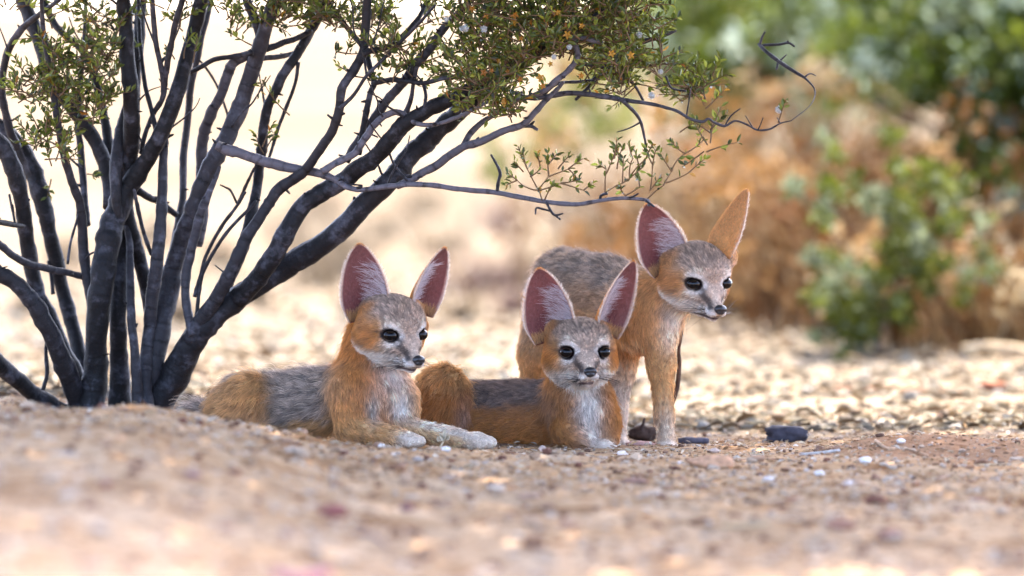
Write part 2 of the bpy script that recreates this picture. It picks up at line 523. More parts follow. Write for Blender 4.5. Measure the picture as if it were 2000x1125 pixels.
# (points, depth at foot, depth at tip, paleness)
STEMS = [
 ([(125,806,34),(100,792,34),(60,765,33),(25,735,35),(-20,700,38),(-70,665,36)], .22, .12, 0),
 ([(160,806,42),(150,780,40),(125,715,40),(95,645,36),(65,592,34),(30,552,32),(0,535,30),(-35,515,28),(-80,498,26)], .22, .08, .05),
 ([(170,806,38),(150,740,36),(125,690,34),(97,620,32),(72,570,30),(57,500,30),(46,420,29),(30,342,34),(5,288,34),(-25,262,34),(-60,245,30)], .27, .2, 0),
 ([(180,806,36),(160,712,28),(142,640,28),(123,570,28),(107,500,30),(94,440,30),(80,380,34),(58,322,36),(25,272,34),(-10,240,30),(-50,215,26)], .3, .3, 0),
 ([(34,290,18),(20,256,17),(8,208,15),(4,160,15),(16,100,15),(42,58,14),(80,26,10),(115,0,8),(140,-25,7)], .29, .15, .1),
 ([(218,405,32),(208,330,28),(182,270,28),(150,222,28),(118,180,26),(92,125,26),(68,60,26),(46,0,28),(34,-45,26),(15,-120,22)], .25, .3, .05),
 ([(178,808,54),(186,740,46),(190,640,44),(198,560,46),(208,490,48),(222,430,46),(242,382,42),(280,320,34),(316,260,33),(344,188,31),(360,132,29),(374,80,28),(388,24,28),(400,-40,26),(420,-130,22)], .2, .16, 0),
 ([(238,385,40),(252,310,34),(258,240,32),(254,170,31),(248,95,29),(243,20,28),(241,-40,26),(232,-140,22)], .21, .12, 0),
 ([(262,260,20),(264,170,20),(270,90,22),(274,30,22),(277,-40,22),(285,-130,18)], .26, .3, 0),
 ([(232,425,16),(228,385,22),(227,320,25),(236,262,24),(247,215,20),(256,180,16)], .19, .2, .05),
 ([(190,640,24),(175,560,22),(165,508,20),(161,450,20),(155,392,17),(138,350,16),(124,296,16),(113,240,15),(105,190,14),(96,130,12),(85,60,10),(80,-10,8)], .22, .1, .1),
 ([(170,440,14),(166,400,14),(161,330,14),(156,280,14),(153,230,13),(156,180,12),(160,120,10),(166,50,8),(168,-20,7)], .25, .3, .1),
 ([(216,335,22),(212,280,20),(202,225,18),(190,170,18),(176,122,18),(155,90,16),(125,68,14),(104,42,14),(88,5,14),(76,-40,12)], .27, .34, .05),
 ([(275,300,8),(284,260,9),(300,222,10),(316,195,11),(320,165,12),(313,124,11),(303,72,11),(297,0,11),(295,-40,10)], .2, .12, .15),
 ([(320,180,13),(324,140,12),(332,98,12),(342,50,12),(356,0,12),(366,-40,10)], .16, .1, .1),
 ([(308,268,10),(296,215,9),(284,170,9),(277,117,9),(272,60,9),(270,0,8)], .18, .24, .05),
 ([(342,480,18),(350,425,15),(357,380,15),(358,310,15),(366,240,15),(372,175,14),(384,122,13),(395,70,12),(408,20,10),(414,-40,9)], .3, .36, .15),
 ([(283,806,36),(282,740,29),(291,650,26),(298,580,26),(306,520,26),(312,460,24),(316,400,22),(318,330,18),(321,270,16),(328,232,12)], .18, .19, .12),
 ([(304,660,30),(292,585,29),(277,522,28),(262,470,28),(250,425,27),(244,385,24)], .24, .22, 0),
 ([(236,806,52),(233,720,38),(230,640,34),(232,560,32),(236,490,30),(240,430,28),(246,375,22)], .24, .22, 0),
 ([(270,806,26),(263,690,18),(256,610,17),(254,540,16),(253,480,14),(248,440,10)], .16, .2, .1),
 ([(290,806,54),(296,725,47),(310,650,44),(328,580,39),(341,520,37),(354,468,34),(373,420,33),(387,382,33),(402,342,34),(427,297,35),(452,248,35),(473,198,33),(490,148,31),(506,97,31),(520,50,28),(538,0,26),(552,-40,24),(570,-140,20)], .22, .16, .12),
 ([(512,85,22),(500,42,19),(482,0,18),(474,-40,16),(455,-120,13)], .18, .24, .1),
 ([(382,480,26),(394,430,25),(396,370,22),(393,320,22),(397,268,22),(410,226,22),(430,188,20),(444,150,20),(455,124,20),(478,110,20),(503,104,18)], .28, .2, .3),
 ([(378,655,19),(364,595,18),(364,532,18),(376,480,18),(390,425,18),(406,384,14),(420,350,10),(430,325,6)], .16, .165, .2),
 ([(290,814,66),(335,742,60),(372,677,53),(410,627,48),(450,591,46),(510,553,44),(558,521,44),(610,489,44),(665,446,43),(710,401,42),(756,359,41),(784,326,40),(815,291,38),(850,259,36),(884,231,34),(915,204,31),(965,165,27),(1025,118,26),(1090,78,26),(1160,32,26),(1220,2,26),(1280,-35,24),(1380,-90,20)], .2, .05, .03),
 ([(372,668,36),(393,626,31),(424,581,28),(455,522,26),(480,467,24),(505,427,22),(525,396,22),(548,367,22),(588,339,20),(620,300,19),(648,256,18),(662,216,18),(668,174,17),(690,138,17),(708,106,18),(714,55,18),(718,0,18),(722,-40,16)], .16, .04, .08),
 ([(465,582,42),(500,548,39),(530,506,37),(556,456,35),(588,406,35),(630,375,35),(672,351,35),(704,327,35),(738,301,34),(766,269,33),(796,239,31),(840,213,29),(884,191,27),(930,165,22),(990,130,18),(1050,95,16),(1120,60,14),(1180,20,12)], .15, .0, 0),
 ([(438,565,24),(470,492,23),(488,432,22),(498,386,20),(506,335,20),(512,285,20),(515,246,20),(522,213,20),(536,181,20),(556,141,20),(583,100,20),(608,58,18),(630,18,18),(648,-30,16),(670,-110,13)], .22, .2, .02),
 ([(424,283,18),(440,291,21),(465,298,20),(495,308,20),(533,320,20),(583,331,19),(622,338,17),(652,349,13),(680,366,11),(708,370,10),(756,364,10),(800,360,10),(848,362,10),(900,370,10),(964,375,10),(1020,386,9.5),(1068,394,9),(1124,399,8.5),(1172,392,8),(1220,387,7.5),(1262,391,7),(1268,402,6)], .13, .02, .55),
 ([(628,335,13),(660,316,14),(692,300,14),(712,272,14),(728,248,14),(748,228,13),(772,219,13),(790,224,12),(812,240,9.5),(835,244,9),(862,240,8),(892,229,8),(922,215,7),(955,198,6)], .09, .03, .55),
 ([(676,316,16),(700,275,17),(728,235,18),(756,195,18),(788,160,18),(812,126,18),(840,95,17),(860,64,16),(878,42,14),(900,20,12),(925,-15,10)], .12, .04, .15),
 ([(792,222,12),(803,192,9),(808,160,8),(814,132,8)], .08, .05, .2),
 ([(700,302,13),(708,256,12),(716,216,12),(724,180,12),(731,162,12),(722,130,12),(709,92,12),(684,62,11),(660,30,11),(640,2,10),(620,-40,9)], .1, .15, .02),
 ([(731,162,10),(764,156,10),(796,158,10),(828,162,9),(860,154,9),(890,148,8),(925,136,6)], .1, .02, .05),
 ([(710,106,13),(722,100,12),(756,92,12),(780,76,11),(804,52,10),(824,24,9),(836,-10,8)], .05, .1, .05),
 ([(664,212,8),(692,184,7),(716,148,7),(740,124,7),(764,100,7),(788,76,7),(820,44,6),(850,10,5)], .06, 0, .1),
 ([(774,364,13),(796,354,16),(820,340,16),(852,323,16),(884,300,16),(908,286,15),(940,277,14),(980,257,13),(1020,244,13),(1044,220,12),(1066,196,11),(1085,178,9),(1100,160,7)], .08, .02, .4),
 ([(903,288,12),(918,262,12),(940,240,11),(968,222,10),(992,203,8),(1020,180,6)], .06, .1, .3),
 ([(1018,246,8),(1035,246,8),(1050,253,6)], .045, .04, .3),
 ([(985,200,9),(1005,194,9),(1032,190,10),(1064,176,11),(1088,156,11),(1112,136,11),(1127,116,11),(1128,100,10),(1118,80,10),(1108,66,9)], .02, -.02, .45),
 ([(1110,74,8),(1140,75,9),(1160,80,9),(1177,84,8)], -.02, -.03, .5),
 ([(996,178,7),(1036,192,9),(1072,188,10),(1108,182,10),(1148,184,10),(1188,190,10),(1220,196,9),(1244,199,8),(1276,204,7),(1300,210,6),(1324,218,6),(1348,232,6),(1372,238,6),(1384,232,5),(1396,240,5),(1416,246,5),(1436,236,4),(1460,244,4),(1480,254,4),(1504,252,4),(1524,241,3),(1545,236,2)], .03, -.03, .2),
 ([(1216,197,7),(1240,220,7),(1252,240,6),(1260,276,5),(1262,300,4)], .0, .04, .2),
 ([(1124,122,8),(1160,128,8),(1192,132,8),(1220,148,8),(1240,168,6),(1256,196,5)], 0, .08, .1),
 ([(1180,104,9),(1196,97,10),(1228,88,10),(1260,80,10),(1290,72,8),(1320,60,6)], .1, .14, .1),
 ([(1124,195,6),(1150,170,7),(1165,150,7),(1190,142,7)], .03, .07, .05),
 ([(1060,186,6),(1090,163,6),(1130,160,6),(1165,155,6),(1190,146,5)], .06, .08, .05),
 ([(-20,462,14),(0,478,14),(24,498,15),(52,514,15),(90,524,15),(128,532,14),(165,542,12)], .12, .2, .15),
 ([(-20,428,12),(0,434,12),(28,439,11),(46,442,8)], .14, .2, .1),
 ([(268,372,15),(295,388,14),(310,393,14),(345,420,12)], .22, .26, .05),
 ([(345,158,9),(363,146,10),(391,132,10),(419,116,10),(459,110,10),(492,103,10)], .2, .17, .05),
 ([(506,98,14),(530,92,13),(558,82,12),(583,73,11),(608,60,9)], .18, .2, .1),
 ([(503,114,12),(528,112,11),(555,109,10),(585,100,7)], .22, .26, .2),
]
TWIGS = [
 [(971,373,7),(974,352,6.5),(977,338,6),(968,318,5),(959,302,4)],
 [(1066,394,5),(1075,410,5),(1084,420,5),(1100,417,3)], [(1078,413,4),(1062,409,4),(1048,406,4),(1046,418,4)], [(1084,420,4),(1094,428,4)],
 [(1172,393,6),(1174,382,5),(1186,378,5)], [(1220,388,5),(1236,384,4),(1247,378,3)], [(1262,392,6),(1270,398,5),(1278,404,3)],
 [(583,121,8),(576,164,7),(558,213,7),(544,249,7),(530,295,6),(520,325,5)],
 [(380,580,8),(392,536,7),(404,496,7),(432,444,7),(464,400,6),(480,375,4)], [(384,620,8),(389,572,7),(397,532,7),(420,488,7),(448,448,7),(490,404,6),(500,392,4)],
 [(462,398,6),(466,395,7),(480,363,7),(494,334,6),(506,315,4)], [(462,396,5),(451,373,5),(440,366,4),(430,361,3)],
 [(387,114,4),(409,142,5),(427,174,5),(441,213,5),(444,231,4),(443,277,4)],
 [(132,516,5),(138,472,5),(152,424,5),(156,400,4)], [(104,575,8),(100,540,7),(94,510,6)], [(84,762,8),(92,728,8),(90,680,7),(96,645,5)],
 [(296,498,8),(280,452,8),(268,400,8),(262,370,6)], [(440,534,5),(430,526,3),(420,518,2)], [(24,400,5),(28,430,5),(34,440,4)],
 [(560,468,6),(566,455,5)], [(690,400,7),(692,385,5)], [(685,360,4),(708,362,3)], [(745,246,4),(740,238,3)], [(560,372,5),(566,378,3)],
 [(828,165,7),(832,188,7),(828,208,6)], [(716,258,4),(738,268,3)], [(640,224,4),(650,234,3)],
 [(1252,238,4),(1230,250,3),(1205,258,2)], [(1416,245,3),(1428,226,3),(1446,212,2)], [(1480,254,3),(1486,242,2),(1490,230,2)], [(1470,248,3),(1462,236,2),(1456,226,2)], [(1524,240,2),(1518,230,2)],
 [(1228,90,5),(1226,60,5),(1222,30,4),(1215,0,4)], [(1222,100,5),(1224,110,5),(1212,130,4)], [(1300,148,4),(1312,172,4),(1340,178,4)], [(1340,232,3),(1345,200,3),(1350,170,2)],
 [(18,380,5),(24,410,5),(30,440,5)], [(40,225,4),(20,235,4),(8,215,3)],
 [(277,277,4),(270,262,3),(268,250,2)], [(258,320,4),(272,345,3)],
]
_pair = 0
def stem(pts, y0, y1, pale, name, sides=10, lump=.07):
    global _pair
    _pair += 1
    P = np.array(pts, float)
    s = np.concatenate([[0], np.cumsum(np.linalg.norm(np.diff(P[:, :2], axis=0), axis=1))])
    dep = y0 + (y1 - y0) * s / s[-1] + .012 * np.sin(s / 60.0 + _pair)
    nsub = 6
    C = catmull(np.column_stack([P, dep]), nsub)
    pw = W(C[:, 0], C[:, 1], C[:, 3])
    rad = np.maximum(C[:, 2], 1.5) * .5 * (C[:, 3] + CAM_D) / FPX
    # knees and nodes
    tt = np.arange(len(pw))
    rad = rad * (1 + .035 * vnoise(np.stack([tt * .31 + _pair * 7.7, 0 * tt], -1), 1.0, 61) + .12 * np.clip(vnoise(np.stack([tt * .9 + _pair * 3.1, 0 * tt], -1), 1.0, 62) - .35, 0, 1) * 2)
    jit = np.stack([vnoise(np.stack([tt * .37 + _pair * 5.3, 0 * tt + k_], -1), 1.0, 63 + k_) for k_ in range(3)], -1)
    pw = pw + jit * (rad * .08)[:, None]
    V, F, al = tube(pw, rad, sides, lump, _pair, lump_scale=min(180, .9 / max(rad.mean(), .002)))
    o = mesh_obj(name, V, faces_list(F), M_bark, bush, attrs={'along': al + _pair * 1.7, 'pale': np.full(len(V), pale)})
    return pw, rad
STEM_PATHS = []
for pts, y0, y1, pale in STEMS:
    STEM_PATHS.append(stem(pts, y0, y1, pale, 'stem' if max(p[2] for p in pts) > 12 else 'branch', sides=12 if pts[0][2] > 16 else 8))
def depth_near(px, py):
    """depth of the stem that passes nearest this pixel"""
    best = (1e9, .05)
    for pts, y0, y1, pale in STEMS:
        P = np.array(pts)[:, :2]
        d = np.linalg.norm(P - (px, py), axis=1)
        i = d.argmin()
        if d[i] < best[0]:
            best = (d[i], y0 + (y1 - y0) * i / (len(P) - 1))
    return best[1]
_tr = random.Random(31)
for _k in range(34):                                   # thin crossing twigs between the stems
    _s = _tr.choice(STEMS[:38])
    _q = _s[0][_tr.randrange(1, len(_s[0]) - 1)]
    if not (0 < _q[0] < 960 and 0 < _q[1] < 560):
        continue
    _a = math.radians(_tr.choice((-1, 1)) * _tr.uniform(12, 55)); _l = _tr.uniform(60, 190); _w = _tr.uniform(3.5, 6)
    _p = [(_q[0] + math.sin(_a) * _l * t_ + _tr.uniform(-5, 5) * (t_ > 0), _q[1] - math.cos(_a) * _l * t_ + _tr.uniform(-5, 5) * (t_ > 0), _w * (1 - .6 * t_)) for t_ in (0, .25, .5, .75, 1)]
    TWIGS.append(_p)
for pts in TWIGS:
    d0 = depth_near(*pts[0][:2])
    stem(pts, d0, d0 - .01, .08, 'twig', sides=6, lump=.12)
# stub knots and thorns on the bare stems
for (pw, rad), (pts, y0, y1, pale) in zip(STEM_PATHS, STEMS):
    for k in range(max(1, len(pw) // 14)):
        i = random.randrange(1, len(pw) - 1)
        if rad[i] < .0022:
            continue
        d = norm(np.array([random.uniform(-1, 1), random.uniform(-.8, .3), random.uniform(-.2, 1)]))
        l = random.uniform(.003, .009)
        a = pw[i] + d * rad[i] * .8
        V, F, al = tube(np.stack([a, a + d * l * .6, a + d * l]), np.array([.0022, .0016, .0009]) * random.uniform(.6, 1.3), 5)
        mesh_obj('spur', V, faces_list(F), M_bark, bush, attrs={'along': al, 'pale': np.full(len(V), .05)})

# leaves --------------------------------------------------------------
M_leaf = mat_tint('bush_leaf', rough=.42, spec=.5, translucent=.42, noise=.25, scale=250)
M_twiglet = mat_tint('bush_twiglet', rough=.8)
GREENS = [(.064, .085, .008), (.092, .112, .011), (.038, .050, .007), (.14, .155, .018), (.075, .085, .008), (.22, .235, .03)]  # the brightest tone stands for highlights on some leaves
YELLOWS = [(.34, .14, .012), (.40, .20, .02), (.26, .10, .012)]

def sprig(base, tip, depth, n_leaf, spread=.5, size=(13, 20), seed=0):
    """a fine twig from base to tip (pixels) with paired leaves; returns leaf rows and twig tubes"""
    rs = np.random.default_rng(seed)
    a = W1(base[0], base[1], depth); b = W1(tip[0], tip[1], depth + rs.normal() * .012)
    mid = (a + b) / 2 + rs.normal(size=3) * .06 * np.linalg.norm(b - a)
    t = np.linspace(0, 1, 7)[:, None]
    path = (1 - t) ** 2 * a + 2 * t * (1 - t) * mid + t ** 2 * b
    tw = tube(path, np.linspace(.0010, .00045, 7), 4, cap=False)
    rows = []
    ax = norm(b - a)
    for k in range(n_leaf):
        tt = .25 + .75 * (k // 2 + 1) / max(1, (n_leaf + 1) // 2)
        tt = min(tt, 1.0)
        p = (1 - tt) ** 2 * a + 2 * tt * (1 - tt) * mid + tt ** 2 * b
        sd = norm(np.cross(ax, rs.normal(size=3)))
        sd[1] *= .6
        d = norm(ax * rs.uniform(.35, 1.0) + norm(sd) * (1 if k % 2 else -1) * rs.uniform(.5, 1.1) + np.array([0, 0, .25]))
        rows.append((p, d, norm(rs.normal(size=3) + np.array([0, -.6, .6])), rs.uniform(*size) * mm(depth), ))
    return rows, tw

def region_foliage(poly, n_twig, depths, seed, leaves=(6, 10), size=(12, 21), up=(0, -1)):
    rs = np.random.default_rng(seed)
    poly = np.array(poly, float)
    lo_, hi_ = poly.min(0), poly.max(0)
    def inside(p):
        c = False; j = len(poly) - 1
        for i in range(len(poly)):
            if (poly[i, 1] > p[1]) != (poly[j, 1] > p[1]) and p[0] < (poly[j, 0] - poly[i, 0]) * (p[1] - poly[i, 1]) / (poly[j, 1] - poly[i, 1]) + poly[i, 0]:
                c = not c
            j = i
        return c
    rows, tws, k = [], [], 0
    while k < n_twig:
        p = rs.uniform(lo_, hi_)
        if not inside(p):
            continue
        # gaps: leave holes where a coarse noise is low
        if float(vnoise(np.array([[p[0], p[1]]]), 1 / 45.0, seed)[0]) + .45 < rs.random() * .75:
            k += 1 if rs.random() < .1 else 0
            continue
        ang = rs.normal() * .9
        L = rs.uniform(28, 70)
        q = p + np.array([math.sin(ang) * L, -math.cos(ang) * L * .7])
        r_, t_ = sprig(p, q, rs.uniform(*depths), rs.integers(*leaves), seed=rs.integers(1 << 30), size=size)
        rows += r_; tws.append(t_); k += 1
    return rows, tws

rows, tws = [], []
for poly, n, dep, sd in [
    ([(872, 70), (900, 0), (940, -40), (1290, -40), (1292, 60), (1262, 130), (1190, 175), (1090, 185), (1010, 230), (930, 225), (880, 180)], 620, (-.07, .09), 101),
    ([(880, 20), (960, -30), (1180, -30), (1150, 60), (1060, 110), (960, 160), (890, 170)], 260, (-.1, .05), 102),
    ([(430, -30), (870, -30), (860, 45), (760, 60), (700, 95), (560, 85), (470, 100), (420, 40)], 150, (.05, .22), 103),
    ([(500, -30), (660, -30), (640, 50), (520, 60)], 80, (.1, .25), 113),
    ([(90, -30), (240, -30), (236, 100), (225, 230), (180, 250), (110, 200), (85, 90)], 165, (.1, .24), 104),
    ([(30, 130), (120, 110), (130, 220), (120, 290), (60, 275), (25, 200)], 62, (.08, .16), 105),
    ([(60, 260), (120, 250), (150, 310), (130, 345), (80, 330)], 16, (.08, .16), 106),
    ([(-20, -30), (60, -30), (40, 60), (5, 40)], 16, (.1, .2), 107),
    ([(1300, 130), (1390, 150), (1385, 240), (1330, 270), (1290, 220)], 44, (.12, .2), 108),
    ([(1180, 60), (1290, 40), (1300, 150), (1250, 200), (1200, 180)], 80, (.0, .16), 109),
    ([(720, 90), (870, 60), (850, 130), (760, 140)], 34, (.02, .1), 110),
    ([(640, 100), (770, 90), (800, 180), (700, 175)], 14, (.04, .1), 111),
    ([(500, 250), (530, 250), (530, 290), (500, 290)], 4, (.1, .12), 112),
    ([(300, 0), (370, 0), (380, 130), (330, 120)], 14, (.1, .2), 114),
    ([(1320, 255), (1390, 250), (1385, 300), (1330, 300)], 12, (.0, .06), 115),
]:
    r_, t_ = region_foliage(poly, n, dep, sd)
    rows += r_; tws += t_
# single leafy shoots
for b_, t_ in [((520, 150), (505, 180)), ((566, 225), (520, 170)), ((1000, 240), (985, 200)), ((515, 300), (500, 262)), ((520, 290), (540, 255)), ((760, 110), (740, 90)), ((806, 150), (790, 128)), ((170, 340), (185, 345)), ((100, 350), (92, 385)), ((1520, 240), (1535, 195)), ((1210, 130), (1195, 100))]:
    r_, tw_ = sprig(b_, t_, depth_near(*b_) - .01, 7, seed=b_[0])
    rows += r_; tws.append(tw_)
# leafy sprigs on the low branch: each leaf is a piece of its own
SPRIG_T = [((1058,391),(1052,372)),((1052,372),(1030,330)),((1030,330),(1012,286)),((1030,330),(1022,300)),((1052,372),(1010,352)),((1010,352),(992,340)),((1010,352),(988,362)),((1052,372),(1072,345)),((1072,345),(1070,300)),((1072,345),(1110,330)),
           ((1110,330),(1138,310)),((1110,330),(1125,345)),((1052,372),(1095,358)),((1095,358),(1140,372)),((1140,372),(1155,360)),((1095,358),(1130,352)),((1036,345),(1056,330)),((1056,330),(1050,300)),((1072,320),(1088,300)),((1022,335),(1004,315)),((1064,390),(1078,362)),((1090,330),(1112,305)),
           ((1172,382),(1200,365)),((1182,376),(1184,330)),((1184,330),(1170,322)),((1184,340),(1200,300)),((1200,365),(1230,348)),((1230,348),(1258,325)),((1216,356),(1218,310)),((1230,348),(1236,310)),((1236,310),(1228,282)),((1222,382),(1212,362)),((1222,382),(1250,365)),((1250,365),(1248,345)),
           ((1230,348),(1262,310)),((1262,310),(1275,280)),((1270,372),(1274,330)),((1274,330),(1282,290)),((1274,320),(1262,292)),((1270,372),(1284,352)),((1200,310),(1205,275)),((1216,320),(1200,285)),((1262,391),(1296,362)),((1296,362),(1312,335)),((1312,335),(1338,300)),((1338,300),(1376,270)),((1338,300),(1312,278)),((1312,335),(1290,300)),((1300,358),(1345,338)),((1345,338),(1375,312)),((1250,330),(1240,295)),((1205,330),(1215,290))]
rs_ = np.random.default_rng(77)
own = []
for b_, t_ in SPRIG_T:
    end = any(abs(t_[0] - o_[0][0]) + abs(t_[1] - o_[0][1]) < 3 for o_ in SPRIG_T)
    r_, tw_ = sprig(b_, t_, .03 + rs_.normal() * .008, 3 if end else 8, seed=int(rs_.integers(1 << 30)), size=(10, 18))
    own += r_
    V, F, al = tube(np.array(tw_[0]).reshape(7, 4, 3).mean(1), np.linspace(.0011, .0006, 7), 5, cap=False)
    mesh_obj('twig', V, faces_list(F), M_twiglet, bush, colors=np.tile(np.array((.13, .075, .035)), (len(V), 1)))
def leaf_rows(rows):
    return [np.array([r[i] for r in rows]) for i in range(4)]
p_, d_, n_, l_ = leaf_rows(own)
V = leaf_batch(p_, d_, n_, l_, l_ * rs_.uniform(.32, .48, len(l_)))
oc = pick(GREENS + [(.085, .09, .016)], len(V), .2); oc[rs_.random(len(oc)) < .06] = (.30, .15, .02)
lim = min(300, len(V))
for i in range(lim):
    mesh_obj('leaf', V[i], [(0, 1, 2, 3), (0, 3, 4, 5)], M_leaf, bush, colors=np.tile(oc[i], (6, 1)))
p_, d_, n_, l_ = leaf_rows(rows)
V2 = leaf_batch(p_, d_, n_, l_, l_ * rs_.uniform(.3, .46, len(l_)))
c2 = pick(GREENS, len(V2), .22); ym = rs_.random(len(V2)) < .018; c2[ym] = pick(YELLOWS, int(ym.sum()))
V2 = np.concatenate([V2, V[lim:]]); c2 = np.concatenate([c2, oc[lim:]])
# the crown goes on above the picture
nc = 26000
cy = RNG.normal(size=nc) * .26 + .12; cx = RNG.uniform(-1.0, .55, nc); cz = .58 + RNG.random(nc) ** 1.3 * .8
L_ = RNG.uniform(.010, .016, nc)
Pc = np.stack([cx, cy, cz], -1) + .06 * np.stack([vnoise(np.stack([cx, cy, cz], -1), 5, s_) for s_ in (71, 72, 73)], -1)
V3 = leaf_batch(Pc, rand_unit(nc), rand_unit(nc), L_, L_ * .45)
fo = batch_mesh('foliage', np.concatenate([V2, V3]), LEAF_F, np.concatenate([c2, pick(GREENS, nc, .2)]), M_leaf, bush)
fo['kind'] = 'stuff'
# fine leaf-bearing twigs
tv = [t_[0] for t_ in tws]; tf = []; off = 0
for t_ in tws:
    tf += [tuple(i + off for i in f) for f in faces_list(t_[1])]; off += len(t_[0])
tv = np.vstack(tv)
tg = mesh_obj('twiglets', tv, tf, M_twiglet, bush, colors=np.tile(np.array((.10, .06, .03)), (len(tv), 1)))
tg['kind'] = 'stuff'

# yellow flowers and white woolly seed balls
def flower(px, py, dep, r):
    c = W1(px, py, dep); Vs, Fs = [], []
    for k in range(5):
        a = k / 5 * 6.283 + px
        d = np.array([math.cos(a), -.5, math.sin(a)])
        Vs.append(leaf_batch(c[None], d[None], np.array([[.2, -1, .3]]), np.array([r * mm(dep)]), np.array([r * .55 * mm(dep)]))[0])
        Fs += [tuple(i + 6 * k for i in f) for f in LEAF_F]
    mesh_obj('flower', np.vstack(Vs), Fs, M_leaf, bush, colors=np.tile(np.array(random.choice(YELLOWS)), (30, 1)))
for (px, py) in [(922, 18), (950, 30), (1005, 30), (1050, 48), (1065, 45), (1085, 25), (1108, 52), (1108, 68), (1136, 50), (1075, 125), (1016, 155), (992, 140), (945, 142), (960, 138), (1055, 152), (1060, 168), (1232, 108), (1018, 75), (1135, 148), (1195, 105), (1004, 44), (1090, 24)]:
    flower(px, py, -.09 + random.random() * .03, random.uniform(6, 11))
M_wool = mat_tint('seed_wool', rough=.9, translucent=.3)
for (px, py, r) in [(908, 55, 7), (902, 56, 5), (945, 57, 6.5), (872, 38, 5), (1272, 187, 7), (1521, 214, 7), (1249, 68, 6), (1112, 92, 5), (1082, 112, 5), (1290, 140, 5)]:
    c = W1(px, py, -.115 if px < 1200 else -.03)
    n = 120
    d = rand_unit(n); R_ = r * mm(0)
    Vw = [ICO_V * R_ * .72 + c]; Fw = list(ICO_F)
    LV = leaf_batch(np.tile(c, (n, 1)) + d * R_ * .5, d + rand_unit(n) * .3, rand_unit(n), np.full(n, R_ * .7), np.full(n, R_ * .16))
    Vw.append(LV.reshape(-1, 3))
    for k in range(n):
        Fw += [tuple(12 + 6 * k + i for i in f) for f in LEAF_F]
    Vw = np.vstack(Vw)
    mesh_obj('seed_ball', Vw, Fw, M_wool, bush, colors=np.tile(np.array((.42, .43, .41)), (len(Vw), 1)))

# ------------------------------------------------------------------ unseen tree, added so its crown throws shade over this spot
tree = empty('added_shade_tree', (-1.7, -.4, float(zg(-1.7, -.4))))
tag(tree, 'unseen tree added so its leafy crown shades the foxes', 'tree')
def limb(pts, r0, r1, name='limb'):
    C = catmull(np.array(pts, float), 6)
    V, F, al = tube(C, np.linspace(r0, r1, len(C)), 10, .12, len(pts))
    mesh_obj(name, V, faces_list(F), M_bark, tree, attrs={'along': al, 'pale': np.zeros(len(V))})
limb([(-1.7, -.4, -.05), (-1.66, -.38, .5), (-1.56, -.35, 1.0), (-1.4, -.3, 1.4)], .10, .07, 'trunk')
for e in [(-.8, -1.5), (-.5, -.4), (0.5, -1.0), (-.1, .8), (1.0, 0), (-.9, .9), (.4, -1.9)]:
    limb([(-1.4, -.3, 1.4), (-1.0 + .3 * e[0], -.3 + .35 * (e[1] + .3), 1.65), (-.5 + .6 * e[0], -.1 + .75 * e[1], 1.85), (e[0], e[1], 1.95)], .045, .010)
nt_ = 100000
tx = RNG.uniform(-1.35, 1.5, nt_); ty = RNG.uniform(-2.2, 1.95, nt_); tz = 1.5 + RNG.random(nt_) * .75
pp_ = np.stack([tx, ty, tz], -1)
edge = np.abs((tx - .1) / 1.5) ** 3 + np.abs((ty + .15) / 2.1) ** 3 + .3 * vnoise(pp_, 1.6, 81) < 1.0
edge &= (vnoise(pp_, 3.2, 82) > -.62)
edge &= ty < 1.80 + .15 * vnoise(pp_[:, :2] * np.array([1, 0]), 2.2, 83) - .18 * np.clip(tx, 0, 2)
pp_ = pp_[edge]
nt_ = len(pp_)
L_ = RNG.uniform(.045, .075, nt_)
Vt = leaf_batch(pp_, rand_unit(nt_), norm(rand_unit(nt_) + np.array([0, 0, .8])), L_, L_ * .36)
cr = batch_mesh('crown', Vt, LEAF_F, pick([(.06, .10, .02), (.08, .12, .03), (.05, .075, .02)], nt_, .2), M_leaf, tree)
cr['kind'] = 'stuff'
# ------------------------------------------------------------------ foxes
ORANGE = np.array((.62, .255, .055)); TAN = np.array((.62, .335, .125)); GREY = np.array((.38, .285, .220))
PALE = np.array((.70, .555, .43)); WHITE = np.array((.86, .765, .68)); DARK = np.array((.03, .02, .018))
BUFF = np.array((.70, .45, .23)); RUST = np.array((.46, .165, .036)); PINK = np.array((.20, .084, .074)); DGREY = np.array((.19, .130, .102))
MAUVE = np.array((.58, .43, .40))

def prim_dist(pr, P):
    if pr['t'] == 'cone':
        a, b = pr['a'], pr['b']
        ab = b - a
        t = np.clip(((P - a) @ ab) / max(ab @ ab, 1e-12), 0, 1)
        return np.linalg.norm(P - a - t[..., None] * ab, axis=-1) - (pr['ra'] + (pr['rb'] - pr['ra']) * t)
    q = (P - pr['c']) @ pr['R'].T
    k0 = np.linalg.norm(q / pr['r'], axis=-1)
    k1 = np.linalg.norm(q / pr['r'] ** 2, axis=-1)
    return k0 * (k0 - 1) / np.maximum(k1, 1e-9)

def prim_box(pr):
    if pr['t'] == 'cone':
        r = max(pr['ra'], pr['rb'])
        return np.minimum(pr['a'], pr['b']) - r, np.maximum(pr['a'], pr['b']) + r
    r = pr['r'].max()
    return pr['c'] - r, pr['c'] + r

